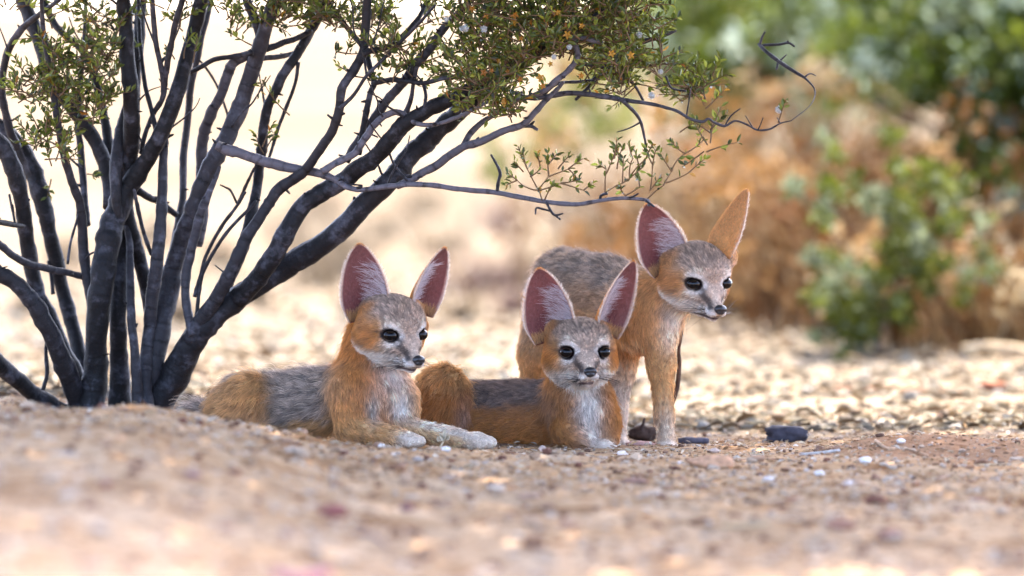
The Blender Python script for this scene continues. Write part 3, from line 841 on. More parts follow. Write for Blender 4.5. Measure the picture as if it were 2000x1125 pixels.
def surface_nets(F, org, h):
    ins = F < 0
    n = np.array(F.shape)
    cnt = np.zeros(n - 1, np.int8)
    corners = [(i, j, k) for i in (0, 1) for j in (0, 1) for k in (0, 1)]
    sl = lambda c: tuple(slice(c[d], n[d] - 1 + c[d]) for d in range(3))
    for c in corners:
        cnt += ins[sl(c)]
    act = (cnt > 0) & (cnt < 8)
    idx = np.argwhere(act)
    vals = {c: F[idx[:, 0] + c[0], idx[:, 1] + c[1], idx[:, 2] + c[2]] for c in corners}
    acc = np.zeros((len(idx), 3)); num = np.zeros(len(idx))
    for c in corners:
        for d in range(3):
            if c[d] == 0:
                e = list(c); e[d] = 1; e = tuple(e)
                f0, f1 = vals[c], vals[e]
                mk = (f0 < 0) != (f1 < 0)
                t = np.where(mk, f0 / np.where(mk, f0 - f1, 1), 0)
                p = np.array(c, float)[None].repeat(len(idx), 0)
                p[:, d] = t
                acc += p * mk[:, None]; num += mk
    V = org + (idx + acc / num[:, None]) * h
    vid = -np.ones(n - 1, np.int64); vid[act] = np.arange(len(idx))
    faces = []
    for d in range(3):
        s0 = [slice(None)] * 3; s1 = [slice(None)] * 3
        s0[d] = slice(0, n[d] - 1); s1[d] = slice(1, n[d])
        ch = ins[tuple(s0)] != ins[tuple(s1)]
        q = np.argwhere(ch)
        a, b = [(1, 2), (2, 0), (0, 1)][d]
        q = q[(q[:, a] > 0) & (q[:, b] > 0) & (q[:, a] < n[a] - 1) & (q[:, b] < n[b] - 1)]
        def cell(da, db):
            r = q.copy(); r[:, a] += da; r[:, b] += db
            return vid[r[:, 0], r[:, 1], r[:, 2]]
        quad = np.stack([cell(-1, -1), cell(0, -1), cell(0, 0), cell(-1, 0)], -1)
        flip = ~ins[q[:, 0], q[:, 1], q[:, 2]]
        quad[flip] = quad[flip][:, ::-1]
        faces.append(quad)
    return V, np.vstack(faces)

def head_frame(yaw, pitch, roll):
    y, p, r = map(math.radians, (yaw, pitch, roll))
    X = np.array([math.cos(y), math.sin(y), 0]); F = np.array([math.sin(y), -math.cos(y), 0]); U = np.array([0, 0, 1.0])
    F, U = F * math.cos(p) - U * math.sin(p), U * math.cos(p) + F * math.sin(p)
    X, U = X * math.cos(r) + U * math.sin(r), U * math.cos(r) - X * math.sin(r)
    return np.stack([X, F, U])

def bump01(q, c, r):
    """soft blob, 1 in the middle"""
    d = ((q - np.asarray(c, float)) / np.asarray(r, float))
    return np.exp(-(d ** 2).sum(-1) * 1.1)

def lerp(A, B, w):
    return A + (np.asarray(B) - A) * np.clip(w, 0, 1)[..., None]

def sstep(a, b, x):
    t = np.clip((x - a) / (b - a), 0, 1)
    return t * t * (3 - 2 * t)

EYE = np.array((21.5, 19.6, 0.0)); EYE_R = 8.3

def mouth_z(f, a):
    return -34.5 - .10 * (50 - f) + .012 * np.maximum(a - 6, 0) ** 2 * .6

def head_color(q, warm=1.0):
    """base coat colour on the head; q in head millimetres (lateral, forward, up)"""
    a = np.abs(q[:, 0]); f = q[:, 1]; z = q[:, 2]
    s = np.stack([a, f, z], -1)
    n1 = vnoise(q, .12, 31)
    c = np.broadcast_to(np.array((.44, .31, .225)), q.shape).copy()            # grizzled crown
    c = lerp(c, TAN * .95, sstep(20, 34, a) * sstep(22, 6, z + n1 * 5) * warm)   # warm sides
    c = lerp(c, ORANGE * .95, bump01(s, (37, 2, -4), (12, 20, 15)) * 1.2 * warm)
    c = lerp(c, ORANGE * .9, sstep(0, -14, f) * sstep(20, 32, a) * .8 * warm)
    c = lerp(c, TAN, sstep(30, 40, a) * sstep(14, 22, z) * .8)
    c = lerp(c, (.58, .42, .31), bump01(s, (0, 40, -12), (9, 16, 12)))             # bridge of the nose
    c = lerp(c, PALE * 1.1, bump01(s, (22, 22, 14), (10, 12, 5.0)) * .9)             # brow patch
    c = lerp(c, PALE * 1.05, bump01(s, (24, 22, -13), (9, 12, 4.5)) * .8)         # below the eye
    low = sstep(-17, -27, z + n1 * 3 + .10 * (f - 20)) * sstep(4, 14, a)
    c = lerp(c, WHITE, low * sstep(46, 36, a))                                                # white cheeks and lips
    c = lerp(c, PALE, sstep(26, 42, a) * sstep(-8, -24, z) * sstep(-30, -5, -f) * .35)
    c = lerp(c, WHITE * .96, sstep(-36, -40, z))                                   # chin
    tl = np.clip(((f - 29) * 16 + (z + 8) * -13) / (16. ** 2 + 13. ** 2), 0, 1)
    sd = np.hypot(f - (29 + 16 * tl), z - (-8 - 13 * tl))
    streak = sstep(6.8, 2.2, sd + n1) * sstep(4.0, 8.5, a) * (.78 + .22 * tl)
    c = lerp(c, (.045, .028, .024), streak * .95)                                   # dark muzzle streak
    c = lerp(c, WHITE * .85, bump01(s, (8.5, 46, -29), (7, 10, 4.2)) * 1.1)               # white lip pad
    mz = np.abs(z - mouth_z(f, a))
    c = lerp(c, (.07, .035, .035), sstep(2.0, .9, mz) * sstep(20, 24, f) * sstep(19, 15, a))
    e = np.linalg.norm((q - np.stack([np.sign(q[:, 0]) * EYE[0], 0 * f + EYE[1], 0 * z + EYE[2]], -1)) * np.array((.86, 1.0, 1.18)), axis=-1)
    c = lerp(c, WHITE * .86, sstep(17.5, 14, e) * .55 * sstep(16, 22, f + a * .2))
    c = lerp(c, (.03, .02, .018), sstep(11.6, 10.2, e))
    c = lerp(c, (.05, .03, .028), bump01(s, (13.0, 28, -4.5), (2.8, 7, 2.6)) * 1.1)     # inner corner of the eye
    c = lerp(c, (.12, .06, .04), bump01(s, (32, 12, 2), (5, 8, 2.2)) * .8)      # outer corner
    return c

def head_len(q):
    a = np.abs(q[:, 0]); f = q[:, 1]; z = q[:, 2]
    L = np.full(len(q), 8.0)
    L = L + 6.0 * sstep(22, 34, a) * sstep(2, -18, z) * sstep(20, 0, f)
    L = L * (1 - .80 * sstep(16, 34, f))
    L = L + 5 * sstep(-30, -40, z) * sstep(30, 5, f)
    e = np.linalg.norm(q - np.stack([np.sign(q[:, 0]) * EYE[0], 0 * f + EYE[1], 0 * z + EYE[2]], -1), axis=-1)
    L = L * (.35 + .65 * sstep(9.5, 20, e))
    return L

def ear_grid(E, u, v):
    """point on the inner face of an ear shell; u -1..1 across, v 0..1 up"""
    t = np.clip((v - .30) / .70, 0, 1)
    w = np.where(v < .30, .74 + .26 * np.sin(np.clip(v / .30, 0, 1) * math.pi / 2), np.clip(1 - t ** 1.75, 0, 1) ** .64)
    w = np.maximum(w, .03) * E['w']
    Phi = 1.35 - .75 * v
    R = w / np.sin(Phi)
    ax = E['B'] + (E['T'] - E['B']) * v[..., None] + E['O'] * (E['bend'] * (v * (1 - v)))[..., None] + E['S'] * (E['sway'] * np.sin(v * math.pi))[..., None]
    return ax + E['S'] * (R * np.sin(u * Phi))[..., None] - E['O'] * (R * (np.cos(u * Phi) - np.cos(Phi)))[..., None]

def ear_normal(E, u, v):
    e = 1e-3
    du = ear_grid(E, np.clip(u + e, -1, 1), v) - ear_grid(E, np.clip(u - e, -1, 1), v)
    dv = ear_grid(E, u, np.clip(v + e, 0, .99)) - ear_grid(E, u, np.clip(v - e, 0, .99))
    n = norm(np.cross(du, dv))
    return n * np.sign((n @ E['O']))[..., None]

def ear_mesh(E):
    nu, nv = 19, 24
    u, v = np.meshgrid(np.linspace(-1, 1, nu), np.concatenate([np.linspace(0, .86, nv - 6), np.linspace(.9, 1, 6)]), indexing='ij')
    I = ear_grid(E, u, v); N = norm(ear_normal(E, u, v))
    th = .0022 * (1 - .55 * np.abs(u) ** 3) * (1 - .5 * v)
    O = I - N * th[..., None]
    V = np.concatenate([I.reshape(-1, 3), O.reshape(-1, 3)])
    k = nu * nv
    id_ = lambda i, j, s: s * k + i * nv + j
    F = []
    for i in range(nu - 1):
        for j in range(nv - 1):
            F.append((id_(i, j, 0), id_(i + 1, j, 0), id_(i + 1, j + 1, 0), id_(i, j + 1, 0)))
            F.append((id_(i, j + 1, 1), id_(i + 1, j + 1, 1), id_(i + 1, j, 1), id_(i, j, 1)))
    for j in range(nv - 1):
        F.append((id_(0, j, 0), id_(0, j + 1, 0), id_(0, j + 1, 1), id_(0, j, 1)))
        F.append((id_(nu - 1, j, 1), id_(nu - 1, j + 1, 1), id_(nu - 1, j + 1, 0), id_(nu - 1, j, 0)))
    for i in range(nu - 1):
        F.append((id_(i, 0, 0), id_(i, 0, 1), id_(i + 1, 0, 1), id_(i + 1, 0, 0)))
        F.append((id_(i, nv - 1, 0), id_(i + 1, nv - 1, 0), id_(i + 1, nv - 1, 1), id_(i, nv - 1, 1)))
    um = u * E['med']
    ci = lerp(np.broadcast_to(PINK, u.shape + (3,)), PINK * 1.25, sstep(.1, .8, um))
    ci = lerp(ci, PINK * (.50, .42, .45), np.exp(-((um + .1) / .5) ** 2 - ((v - .20) / .26) ** 2) * 1.0)
    ci = lerp(ci, PALE, sstep(.93, 1.0, np.abs(u)) * .8)
    co = np.broadcast_to(E['back'], u.shape + (3,))
    return V, np.array(F), np.concatenate([ci.reshape(-1, 3), co.reshape(-1, 3)])

# --- materials
def fur_material():
    m, nt, out = new_mat('fox_fur')
    at = nd(nt, 'ShaderNodeAttribute', attribute_name='tint')
    hi = nd(nt, 'ShaderNodeHairInfo')
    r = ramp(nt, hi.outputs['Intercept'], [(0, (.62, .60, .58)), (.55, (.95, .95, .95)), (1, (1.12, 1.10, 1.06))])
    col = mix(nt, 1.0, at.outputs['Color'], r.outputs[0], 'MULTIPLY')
    d = nd(nt, 'ShaderNodeBsdfDiffuse', {'Color': col})
    t = nd(nt, 'ShaderNodeBsdfTranslucent', {'Color': col})
    mx = nd(nt, 'ShaderNodeMixShader', {0: .40})
    nt.links.new(d.outputs[0], mx.inputs[1]); nt.links.new(t.outputs[0], mx.inputs[2])
    g = nd(nt, 'ShaderNodeBsdfHair', {'Color': (1, 1, 1, 1), 'RoughnessU': .35, 'RoughnessV': .6}, component='Reflection')
    m2 = nd(nt, 'ShaderNodeMixShader', {0: .035})
    nt.links.new(mx.outputs[0], m2.inputs[1]); nt.links.new(g.outputs[0], m2.inputs[2])
    nt.links.new(m2.outputs[0], out.inputs[0])
    return m

def skin_material():
    m, nt, out = new_mat('fox_skin')
    at = nd(nt, 'ShaderNodeAttribute', attribute_name='tint')
    ea = nd(nt, 'ShaderNodeAttribute', attribute_name='ear')
    tc = nd(nt, 'ShaderNodeTexCoord')
    nz = nd(nt, 'ShaderNodeTexNoise', {'Vector': tc.outputs['Object'], 'Scale': 260, 'Detail': 4})
    r = ramp(nt, nz.outputs[0], [(.3, (.75, .75, .75)), (.7, (1.1, 1.1, 1.1))])
    col = mix(nt, 1.0, at.outputs['Color'], r.outputs[0], 'MULTIPLY')
    p = nd(nt, 'ShaderNodeBsdfPrincipled', {'Base Color': col, 'Roughness': .75, 'Specular IOR Level': .2})
    t = nd(nt, 'ShaderNodeBsdfTranslucent', {'Color': mix(nt, 1.0, col, (1.35, .9, .8), 'MULTIPLY')})
    f = nd(nt, 'ShaderNodeMath', {0: ea.outputs['Fac'], 1: .36}, operation='MULTIPLY')
    mx = nd(nt, 'ShaderNodeMixShader', {0: f.outputs[0]})
    nt.links.new(p.outputs[0], mx.inputs[1]); nt.links.new(t.outputs[0], mx.inputs[2])
    nt.links.new(mx.outputs[0], out.inputs[0])
    return m

def eye_material():
    m, nt, out = new_mat('fox_eye')
    tc = nd(nt, 'ShaderNodeTexCoord')
    sp = nd(nt, 'ShaderNodeSeparateXYZ', {0: tc.outputs['Object']})
    r = ramp(nt, nd(nt, 'ShaderNodeMapRange', {0: sp.outputs[2], 1: .0, 2: EYE_R * .001}).outputs[0],
             [(0, (.006, .004, .0035)), (.60, (.006, .004, .0035)), (.66, (.013, .007, .004)), (.78, (.010, .005, .003)), (.84, (.002, .002, .0025)), (1, (.002, .002, .0025))])
    p = nd(nt, 'ShaderNodeBsdfPrincipled', {'Base Color': r.outputs[0], 'Roughness': .05, 'Specular IOR Level': .2})
    nt.links.new(p.outputs[0], out.inputs[0])
    return m

def nose_material():
    m, nt, out = new_mat('fox_nose')
    tc = nd(nt, 'ShaderNodeTexCoord')
    v = nd(nt, 'ShaderNodeTexVoronoi', {'Vector': tc.outputs['Object'], 'Scale': 900})
    b = nd(nt, 'ShaderNodeBump', {'Height': v.outputs[0], 'Strength': .35, 'Distance': .0006})
    p = nd(nt, 'ShaderNodeBsdfPrincipled', {'Base Color': (.014, .012, .013, 1), 'Roughness': .38, 'Specular IOR Level': .5, 'Normal': b.outputs[0]})
    nt.links.new(p.outputs[0], out.inputs[0])
    return m
M_fur, M_skin, M_eye, M_nose = fur_material(), skin_material(), eye_material(), nose_material()
M_whisker = mat_tint('fox_whisker', rough=.5)

def hair_obj(name, pts, rad, cols, mat, parent):
    n, k, _ = pts.shape
    hc = bpy.data.hair_curves.new(name)
    hc.add_curves([k] * n)
    hc.attributes['position'].data.foreach_set('vector', np.ascontiguousarray(pts, np.float32).ravel())
    ra = hc.attributes.get('radius') or hc.attributes.new('radius', 'FLOAT', 'POINT')
    ra.data.foreach_set('value', np.ascontiguousarray(rad, np.float32).ravel())
    ca = hc.attributes.new('tint', 'FLOAT_COLOR', 'CURVE')
    c4 = np.ones((n, 4), np.float32); c4[:, :3] = cols
    ca.data.foreach_set('color', c4.ravel())
    hc.materials.append(mat)
    return link(bpy.data.objects.new(name, hc), parent)

def strands(root, nrm, flow, L, lift, k=5, curl=.25, grav=.12):
    """curves that rise from the skin and bend over along the flow"""
    ft = norm(flow - nrm * (flow * nrm).sum(-1, keepdims=True))
    s = np.linspace(0, 1, k)[None, :, None]
    up = nrm[:, None] * (lift[:, None, None] * (s - .42 * s ** 2))
    al = ft[:, None] * ((1 - lift[:, None, None] * .35) * (s * .75 + .25 * s ** 2))
    wob = rand_unit(len(root))[:, None] * (curl * s ** 2)
    g = np.array([0, 0, -1.0])[None, None] * (grav * s ** 2)
    return root[:, None] + (up + al + wob * .35 + g) * L[:, None, None]

def build_fox(spec):
    rng = np.random.default_rng(spec['seed'])
    O = W1(*spec['O']); H = head_frame(*spec['rot']); S = spec.get('scale', 1.0) * .001
    hw = lambda q: O + (np.asarray(q, float) * S) @ H
    prims = []
    def cone(a, b, ra, rb, k=.012, flow=None, L=9, lift=.45, cols=(TAN, TAN, TAN), head=0, dens=1.0):
        a = np.asarray(a, float); b = np.asarray(b, float)
        prims.append(dict(t='cone', a=a, b=b, ra=ra * .001, rb=rb * .001, k=k, flow=norm(b - a) if flow is None else np.asarray(flow, float), L=L, lift=lift, cols=cols, head=head, dens=dens))
    def ell(c, r, k=.012, R=None, flow=(0, 0, -1), L=9, lift=.45, cols=(TAN, TAN, TAN), head=0, dens=1.0):
        prims.append(dict(t='ell', c=np.asarray(c, float), r=np.asarray(r, float) * .001, R=np.eye(3) if R is None else R, k=k, flow=np.asarray(flow, float), L=L, lift=lift, cols=cols, head=head, dens=dens))
    J = lambda j: W1(j[0], j[1], j[2] * .001)
    for pr in spec['body']:
        kind, args, kw = pr
        if kind == 'cone':
            cone(J(args[0]), J(args[1]), args[2], args[3], **kw)
        else:
            ell(J(args[0]), args[1], **kw)
    def paw(c, d, w=1.0):
        c = J(c); d = norm(np.array([d[0], d[1], 0.0])); sd = np.array([-d[1], d[0], 0.0])
        Rm = np.stack([d, sd, [0, 0, 1.0]])
        ell(c, np.array((15, 12.5, 9.5)) * w, k=.006, R=Rm, flow=d, L=3.2, lift=.3, cols=(PALE, PALE * .6 + BUFF * .4, PALE), dens=1.4)
        for i, (o, fw) in enumerate(((-9.2, 9), (-3.2, 13.5), (3.2, 13.5), (9.2, 9))):
            ell(c + (sd * o + d * fw) * .001 * w + np.array([0, 0, -.0012]), np.array((8.5, 4.1, 6.6)) * w, k=.0016, R=Rm, flow=d, L=1.2, lift=.15, cols=(PALE * 1.05, PALE * 1.0, PALE * .9), dens=1.6)
    for p in spec['paws']:
        paw(*p)
    Hk = .008
    hf = lambda v: np.asarray(v, float) @ H
    back = hf((0, -1, .12))
    def he(c, r, k=Hk, **kw):
        for sgn in ((1, -1) if c[0] else (1,)):
            fl = kw.get('fl', (0, -1, .1))
            ell(hw((c[0] * sgn, c[1], c[2])), np.array(r) * S * 1000, k=k, R=H, flow=hf((fl[0] * sgn, fl[1], fl[2])), L=8, lift=.35, head=1, dens=2.6)
    he((0, -11, 9), (36, 41, 30), fl=(0, -1, .25))
    he((16.5, 12, 8.5), (12, 11, 8.5), k=.006, fl=(.3, -.9, .35))
    he((27, -15, -9), (15.5, 22, 19), k=.014, fl=(.3, -.75, -.6))
    he((8, 26, -8), (7, 12, 8.5), k=.008, fl=(.3, -.9, .1))
    he((15, 4, -19), (13, 17, 13), k=.014, fl=(.35, -.75, -.45))
    he((0, -16, -20), (24, 22, 20), k=.016, fl=(0, -.6, -.8))
    cone(hw((0, 20, -11)), hw((0, 44, -22.5)), 12.8 * S * 1000, 7.4 * S * 1000, k=.009, flow=back, L=3, lift=.25, head=1, dens=2.6)
    he((5.4, 43, -27), (6.6, 11, 5.8), k=.004, fl=(.4, -.9, -.1))
    cone(hw((0, 2, -28)), hw((0, 41, -35.5)), 14 * S * 1000, 4.9 * S * 1000, k=.005, flow=hf((0, -1, -.2)), L=5, lift=.3, head=1, dens=2.2)
    # ears
    ears = []
    for E in spec['ears']:
        off = lambda o: O + np.array([o[0], -o[2], o[1]]) * .001
        B, T = off(E['base']), off(E['tip'])
        a = norm(T - B); op = norm(np.array([E['open'][0], -E['open'][1], E['open'][2]]))
        Sd = norm(np.cross(a, op)); Od = norm(np.cross(Sd, a))
        if Od @ op < 0: Od = -Od
        ears.append(dict(B=B, T=T, S=Sd, O=Od, w=E['w'] * .001, med=1.0 if Sd @ (O - B) > 0 else -1.0, bend=E.get('bend', -.004), sway=E.get('sway', 0.0), back=np.array(E.get('back', ORANGE * .95)), white=E.get('white', 1.0)))
        lat = -Sd * ears[-1]['med']
        # furry root that carries the ear
        cone(O + (B - O) * .55 - np.array([0, -.012, 0]), B + a * (.010 if E['open'][0] < .3 else .002) - Od * E.get('root', .024) - lat * .004, 17, E['w'] * (.50 if E['open'][0] < .3 else .40), k=.012, flow=a, L=8, lift=.5, head=1, dens=2.6)
    # field on a grid
    lo = np.min([prim_box(p)[0] for p in prims], 0) - .012
    hi = np.max([prim_box(p)[1] for p in prims], 0) + .012
    h = .0022
    n = np.ceil((hi - lo) / h).astype(int) + 1
    F = np.full(n, .03, np.float32)
    for pr in prims:
        b0, b1 = prim_box(pr)
        i0 = np.maximum(np.floor((b0 - .02 - lo) / h).astype(int), 0)
        i1 = np.minimum(np.ceil((b1 + .02 - lo) / h).astype(int) + 1, n)
        g = np.stack(np.meshgrid(*[lo[d] + np.arange(i0[d], i1[d]) * h for d in range(3)], indexing='ij'), -1)
        d = prim_dist(pr, g)
        sl = tuple(slice(i0[k_], i1[k_]) for k_ in range(3))
        c = F[sl]; k = pr['k']
        m = np.maximum(k - np.abs(c - d), 0) / k
        F[sl] = np.minimum(c, d) - m * m * k * .25
    for sgn in (-1, 1):                       # eye sockets
        e = hw(EYE * (sgn, 1, 1)); r = (EYE_R + .5) * S
        i0 = np.floor((e - r * 1.6 - lo) / h).astype(int); i1 = np.ceil((e + r * 1.6 - lo) / h).astype(int)
        g = np.stack(np.meshgrid(*[lo[d] + np.arange(i0[d], i1[d]) * h for d in range(3)], indexing='ij'), -1)
        ql = ((g - e) @ H.T) / np.array((1.08, 1.0, .80)); d = (r - np.linalg.norm(ql, axis=-1)) * .9
        sl = tuple(slice(i0[k_], i1[k_]) for k_ in range(3))
        F[sl] = np.maximum(F[sl], d)
    V, Q = surface_nets(F, lo, h)
    nF = np.stack(np.gradient(F, h), -1)
    def grad(P):
        q = np.clip((P - lo) / h, 0, n - 1.001); i = q.astype(int); f = q - i
        r = 0
        for a in (0, 1):
            for b in (0, 1):
                for c in (0, 1):
                    w = (f[:, 0] if a else 1 - f[:, 0]) * (f[:, 1] if b else 1 - f[:, 1]) * (f[:, 2] if c else 1 - f[:, 2])
                    r = r + nF[i[:, 0] + a, i[:, 1] + b, i[:, 2] + c] * w[:, None]
        return norm(r)

    def fields(P, N):
        D = np.stack([prim_dist(p, P) for p in prims], -1)
        w = np.exp(-(D - D.min(-1, keepdims=True)) / .0045)
        w /= w.sum(-1, keepdims=True)
        flow = w @ np.stack([p['flow'] for p in prims])
        L = w @ np.array([p['L'] for p in prims]) * .001
        lift = w @ np.array([p['lift'] for p in prims])
        dens = w @ np.array([p['dens'] for p in prims])
        hd = w @ np.array([p['head'] for p in prims], float)
        CT, CS, CB = (w @ np.stack([p['cols'][i] for p in prims]) for i in range(3))
        nz = N[:, 2] + .16 * vnoise(P, 60, 11) + .10 * vnoise(P, 160, 12)
        top = sstep(spec['top'][0], spec['top'][1], nz); bot = sstep(-.35, -.75, nz)
        c = CS + (CT - CS) * top[:, None]
        c = c + (CB - c) * bot[:, None]
        for (pc, pr_, col, st) in spec.get('patches', []):
            c = lerp(c, np.asarray(col), bump01(P, J(pc), np.asarray(pr_) * .001) * st)
        q = ((P - O) @ H.T) / S
        hm = sstep(.25, .75, hd)
        c = c + (head_color(q, spec.get('warm', 1.0)) - c) * hm[:, None]
        L = L + (head_len(q) * .001 - L) * hm
        return flow, L, lift, dens, hm, c, q
    NV = grad(V)
    _, _, _, densV, _, cV, qV = fields(V, NV)
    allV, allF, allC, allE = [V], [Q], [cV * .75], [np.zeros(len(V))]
    base = len(V)
    for E in ears:
        v_, f_, c_ = ear_mesh(E)
        allV.append(v_); allF.append(f_ + base); allC.append(c_); allE.append(np.ones(len(v_))); base += len(v_)
    root = empty(spec['name'], spec['base'])
    tag(root, spec['label'], 'fox', 'young foxes resting under the bush')
    body = mesh_obj('body', np.vstack(allV), np.vstack(allF), M_skin, root, colors=np.vstack(allC), attrs={'ear': np.concatenate(allE)})

    # --- coat
    tri = np.vstack([Q[:, :3], Q[:, [0, 2, 3]]])
    A, B_, C_ = V[tri[:, 0]], V[tri[:, 1]], V[tri[:, 2]]
    area = np.linalg.norm(np.cross(B_ - A, C_ - A), axis=1) * .5
    ctr = (A + B_ + C_) / 3
    wgt = area * densV[tri].mean(1)
    wgt = wgt * (ctr[:, 2] > zg_macro(ctr[:, 0], ctr[:, 1]) - .008)
    nh = spec['hairs']
    ti = rng.choice(len(tri), nh, p=wgt / wgt.sum())
    r1 = np.sqrt(rng.random(nh)); r2 = rng.random(nh)
    P = A[ti] * (1 - r1)[:, None] + B_[ti] * (r1 * (1 - r2))[:, None] + C_[ti] * (r1 * r2)[:, None]
    N = grad(P)
    flow, L, lift, dens, hm, c, q = fields(P, N)
    e = np.linalg.norm(q - np.stack([np.sign(q[:, 0]) * EYE[0], 0 * q[:, 0] + EYE[1], 0 * q[:, 0] + EYE[2]], -1), axis=-1)
    nose_d = np.linalg.norm((q - np.array((0, 52.5, -22.5))) / np.array((9.5, 7.0, 7.2)), axis=-1)
    keep = ((e > EYE_R + 1.2) | (hm < .5)) & ((nose_d > 1.0) | (hm < .5))
    P, N, flow, L, lift, hm, c, q = (a_[keep] for a_ in (P, N, flow, L, lift, hm, c, q))
    nh = len(P)
    clump = np.stack([vnoise(P, 130, s_) for s_ in (41, 42, 43)], -1)
    big = np.stack([vnoise(P, 38, s_) for s_ in (44, 45, 46)], -1)
    fl = norm(flow) + clump * (.55 - .2 * hm)[:, None] + big * .25 + rng.normal(size=(nh, 3)) * .22
    gscale = (1 - .55 * hm)
    L = L * (.58 + .5 * rng.random(nh)) * (1 + .25 * big[:, 0])
    guard = rng.random(nh) < .10 * (1 - hm)
    L = np.where(guard, L * 1.7, L); lift = np.where(guard, lift * 1.45, lift * 1.12)
    pts = strands(P, N, fl, L, lift * (1 + .25 * rng.normal(size=nh)), k=5)
    # hairs gather into little locks
    cs = .0050 - .0022 * hm
    jit = np.stack([vnoise(P, 90, 95 + i) for i in range(3)], -1) * .004
    key = np.floor((P + jit) / cs[:, None].round(4)).astype(np.int64)
    key = key[:, 0] * 73856093 ^ key[:, 1] * 19349663 ^ key[:, 2] * 83492791
    _, inv, cn = np.unique(key, return_inverse=True, return_counts=True)
    mean = np.stack([np.bincount(inv, pts[:, -1, i]) for i in range(3)], -1) / cn[:, None]
    pull = (mean[inv] - pts[:, -1]) * (.45 * rng.random(nh) + .10)[:, None]
    pts = pts + pull[:, None] * (np.linspace(0, 1, 5) ** 1.4)[None, :, None]
    lock = rng.random(len(cn))[inv]
    luma = c.mean(1)
    sat = (c.max(1) - c.min(1)) / np.maximum(c.max(1), .01)
    griz = np.clip(1.12 - sat * 1.25, 0, 1) * np.where(luma > .56, .22, 1.0) * np.where(luma < .045, 0, 1)
    rr = rng.random(nh)
    rr = np.clip(lock * .75 + rr * .25, 0, 1)
    tone = np.where(rr < .36, .36, np.where(rr > .66, 1.75 + .25 * hm, 1.0))
    col = c * (1 + (tone - 1) * griz)[:, None] * (1 + .12 * rng.normal(size=nh))[:, None] * (1 + .22 * clump[:, 0])[:, None] * (.84 + .32 * lock)[:, None]
    fleck = (rng.random(nh) < .05) & (luma > .08)
    col[fleck] *= .4
    rad = np.linspace(1, .18, 5)[None] * (.00030 - .00010 * hm)[:, None]
    # --- ear hair
    PP, NN, LL, CC, FF, LI, RR = [], [], [], [], [], [], []
    for E in ears:
        up = norm(E['T'] - E['B'])
        m_ = 5200                                             # back of the ear
        u, v = rng.uniform(-1, 1, m_), rng.random(m_) * .99
        n_ = ear_normal(E, u, v); p_ = ear_grid(E, u, v) - n_ * (.0022 * (1 - .55 * np.abs(u) ** 3) * (1 - .5 * v))[:, None]
        PP.append(p_); NN.append(-n_); LL.append(np.full(m_, .0036)); FF.append(np.broadcast_to(up, p_.shape) + rng.normal(size=p_.shape) * .2); LI.append(np.full(m_, .3))
        cc = lerp(np.broadcast_to(E['back'], p_.shape), PALE, sstep(.86, 1, np.abs(u)) * .8)
        CC.append(cc * (1 + .2 * rng.normal(size=(m_, 1)))); RR.append(np.full(m_, .00016))
        m_ = 1500                                             # fine inner nap
        u, v = rng.uniform(-1, 1, m_), rng.random(m_) * .98
        n_ = ear_normal(E, u, v); p_ = ear_grid(E, u, v)
        PP.append(p_); NN.append(n_); LL.append(np.full(m_, .0028)); FF.append(np.broadcast_to(up, p_.shape) + rng.normal(size=p_.shape) * .25); LI.append(np.full(m_, .2))
        CC.append(np.broadcast_to(PINK * 1.35, p_.shape) * (1 + .25 * rng.normal(size=(m_, 1)))); RR.append(np.full(m_, .00012))
        m_ = int(1500 * E['white'])                           # pale hairs combed across from the inner edge
        um = .97 - .92 * rng.random(m_) ** 1.5; v = .05 + .68 * rng.random(m_) ** 1.1
        kp = rng.random(m_) < (1.05 - v * .9); um, v = um[kp], v[kp]; u = um * E['med']; m_ = len(u)
        n_ = ear_normal(E, u, v); p_ = ear_grid(E, u, v)
        across = -E['S'] * E['med']
        PP.append(p_); NN.append(n_); LL.append(rng.uniform(.008, .016, m_)); FF.append(across + up * .55 + rng.normal(size=p_.shape) * .18 + .35 * np.stack([vnoise(p_, 150, 50 + i) for i in range(3)], -1)); LI.append(np.full(m_, .42))
        CC.append(np.broadcast_to(np.array((.64, .53, .52)), p_.shape) * (1 + .2 * rng.normal(size=(m_, 1)))); RR.append(np.full(m_, .00017))
        for sg in (-1, 1):                                    # pale fringe along both rims
            m_ = 520
            v = rng.random(m_) * .97; u = np.full(m_, sg * .985)
            n_ = ear_normal(E, u, v); p_ = ear_grid(E, u, v)
            out_ = E['S'] * sg
            PP.append(p_); NN.append(norm(out_ + n_ * .4)); LL.append(rng.uniform(.003, .0075, m_) * (1.3 - .8 * v)); FF.append(np.broadcast_to(up * .9 - E['O'] * .2, p_.shape) + rng.normal(size=p_.shape) * .25); LI.append(np.full(m_, .75))
            CC.append(np.broadcast_to(np.array((.72, .60, .50)), p_.shape) * (1 + .15 * rng.normal(size=(m_, 1)))); RR.append(np.full(m_, .00015))
        m_ = 700                                              # tuft hiding the seam at the foot of the ear
        u = rng.uniform(-1, 1, m_); v = rng.random(m_) * .1
        n_ = ear_normal(E, u, v); p_ = ear_grid(E, u, v)
        PP.append(p_); NN.append(n_); LL.append(rng.uniform(.006, .011, m_)); FF.append(np.broadcast_to(up, p_.shape) + rng.normal(size=p_.shape) * .3); LI.append(np.full(m_, .5))
        CC.append(np.broadcast_to(TAN * .9, p_.shape) * (1 + .2 * rng.normal(size=(m_, 1)))); RR.append(np.full(m_, .00018))
    PP, NN, LL, CC, FF, LI, RR = (np.concatenate([np.asarray(a_) for a_ in l_]) for l_ in (PP, NN, LL, CC, FF, LI, RR))
    ep = strands(PP, NN, FF, LL * (.7 + .6 * rng.random(len(LL))), LI, k=5, grav=.03)
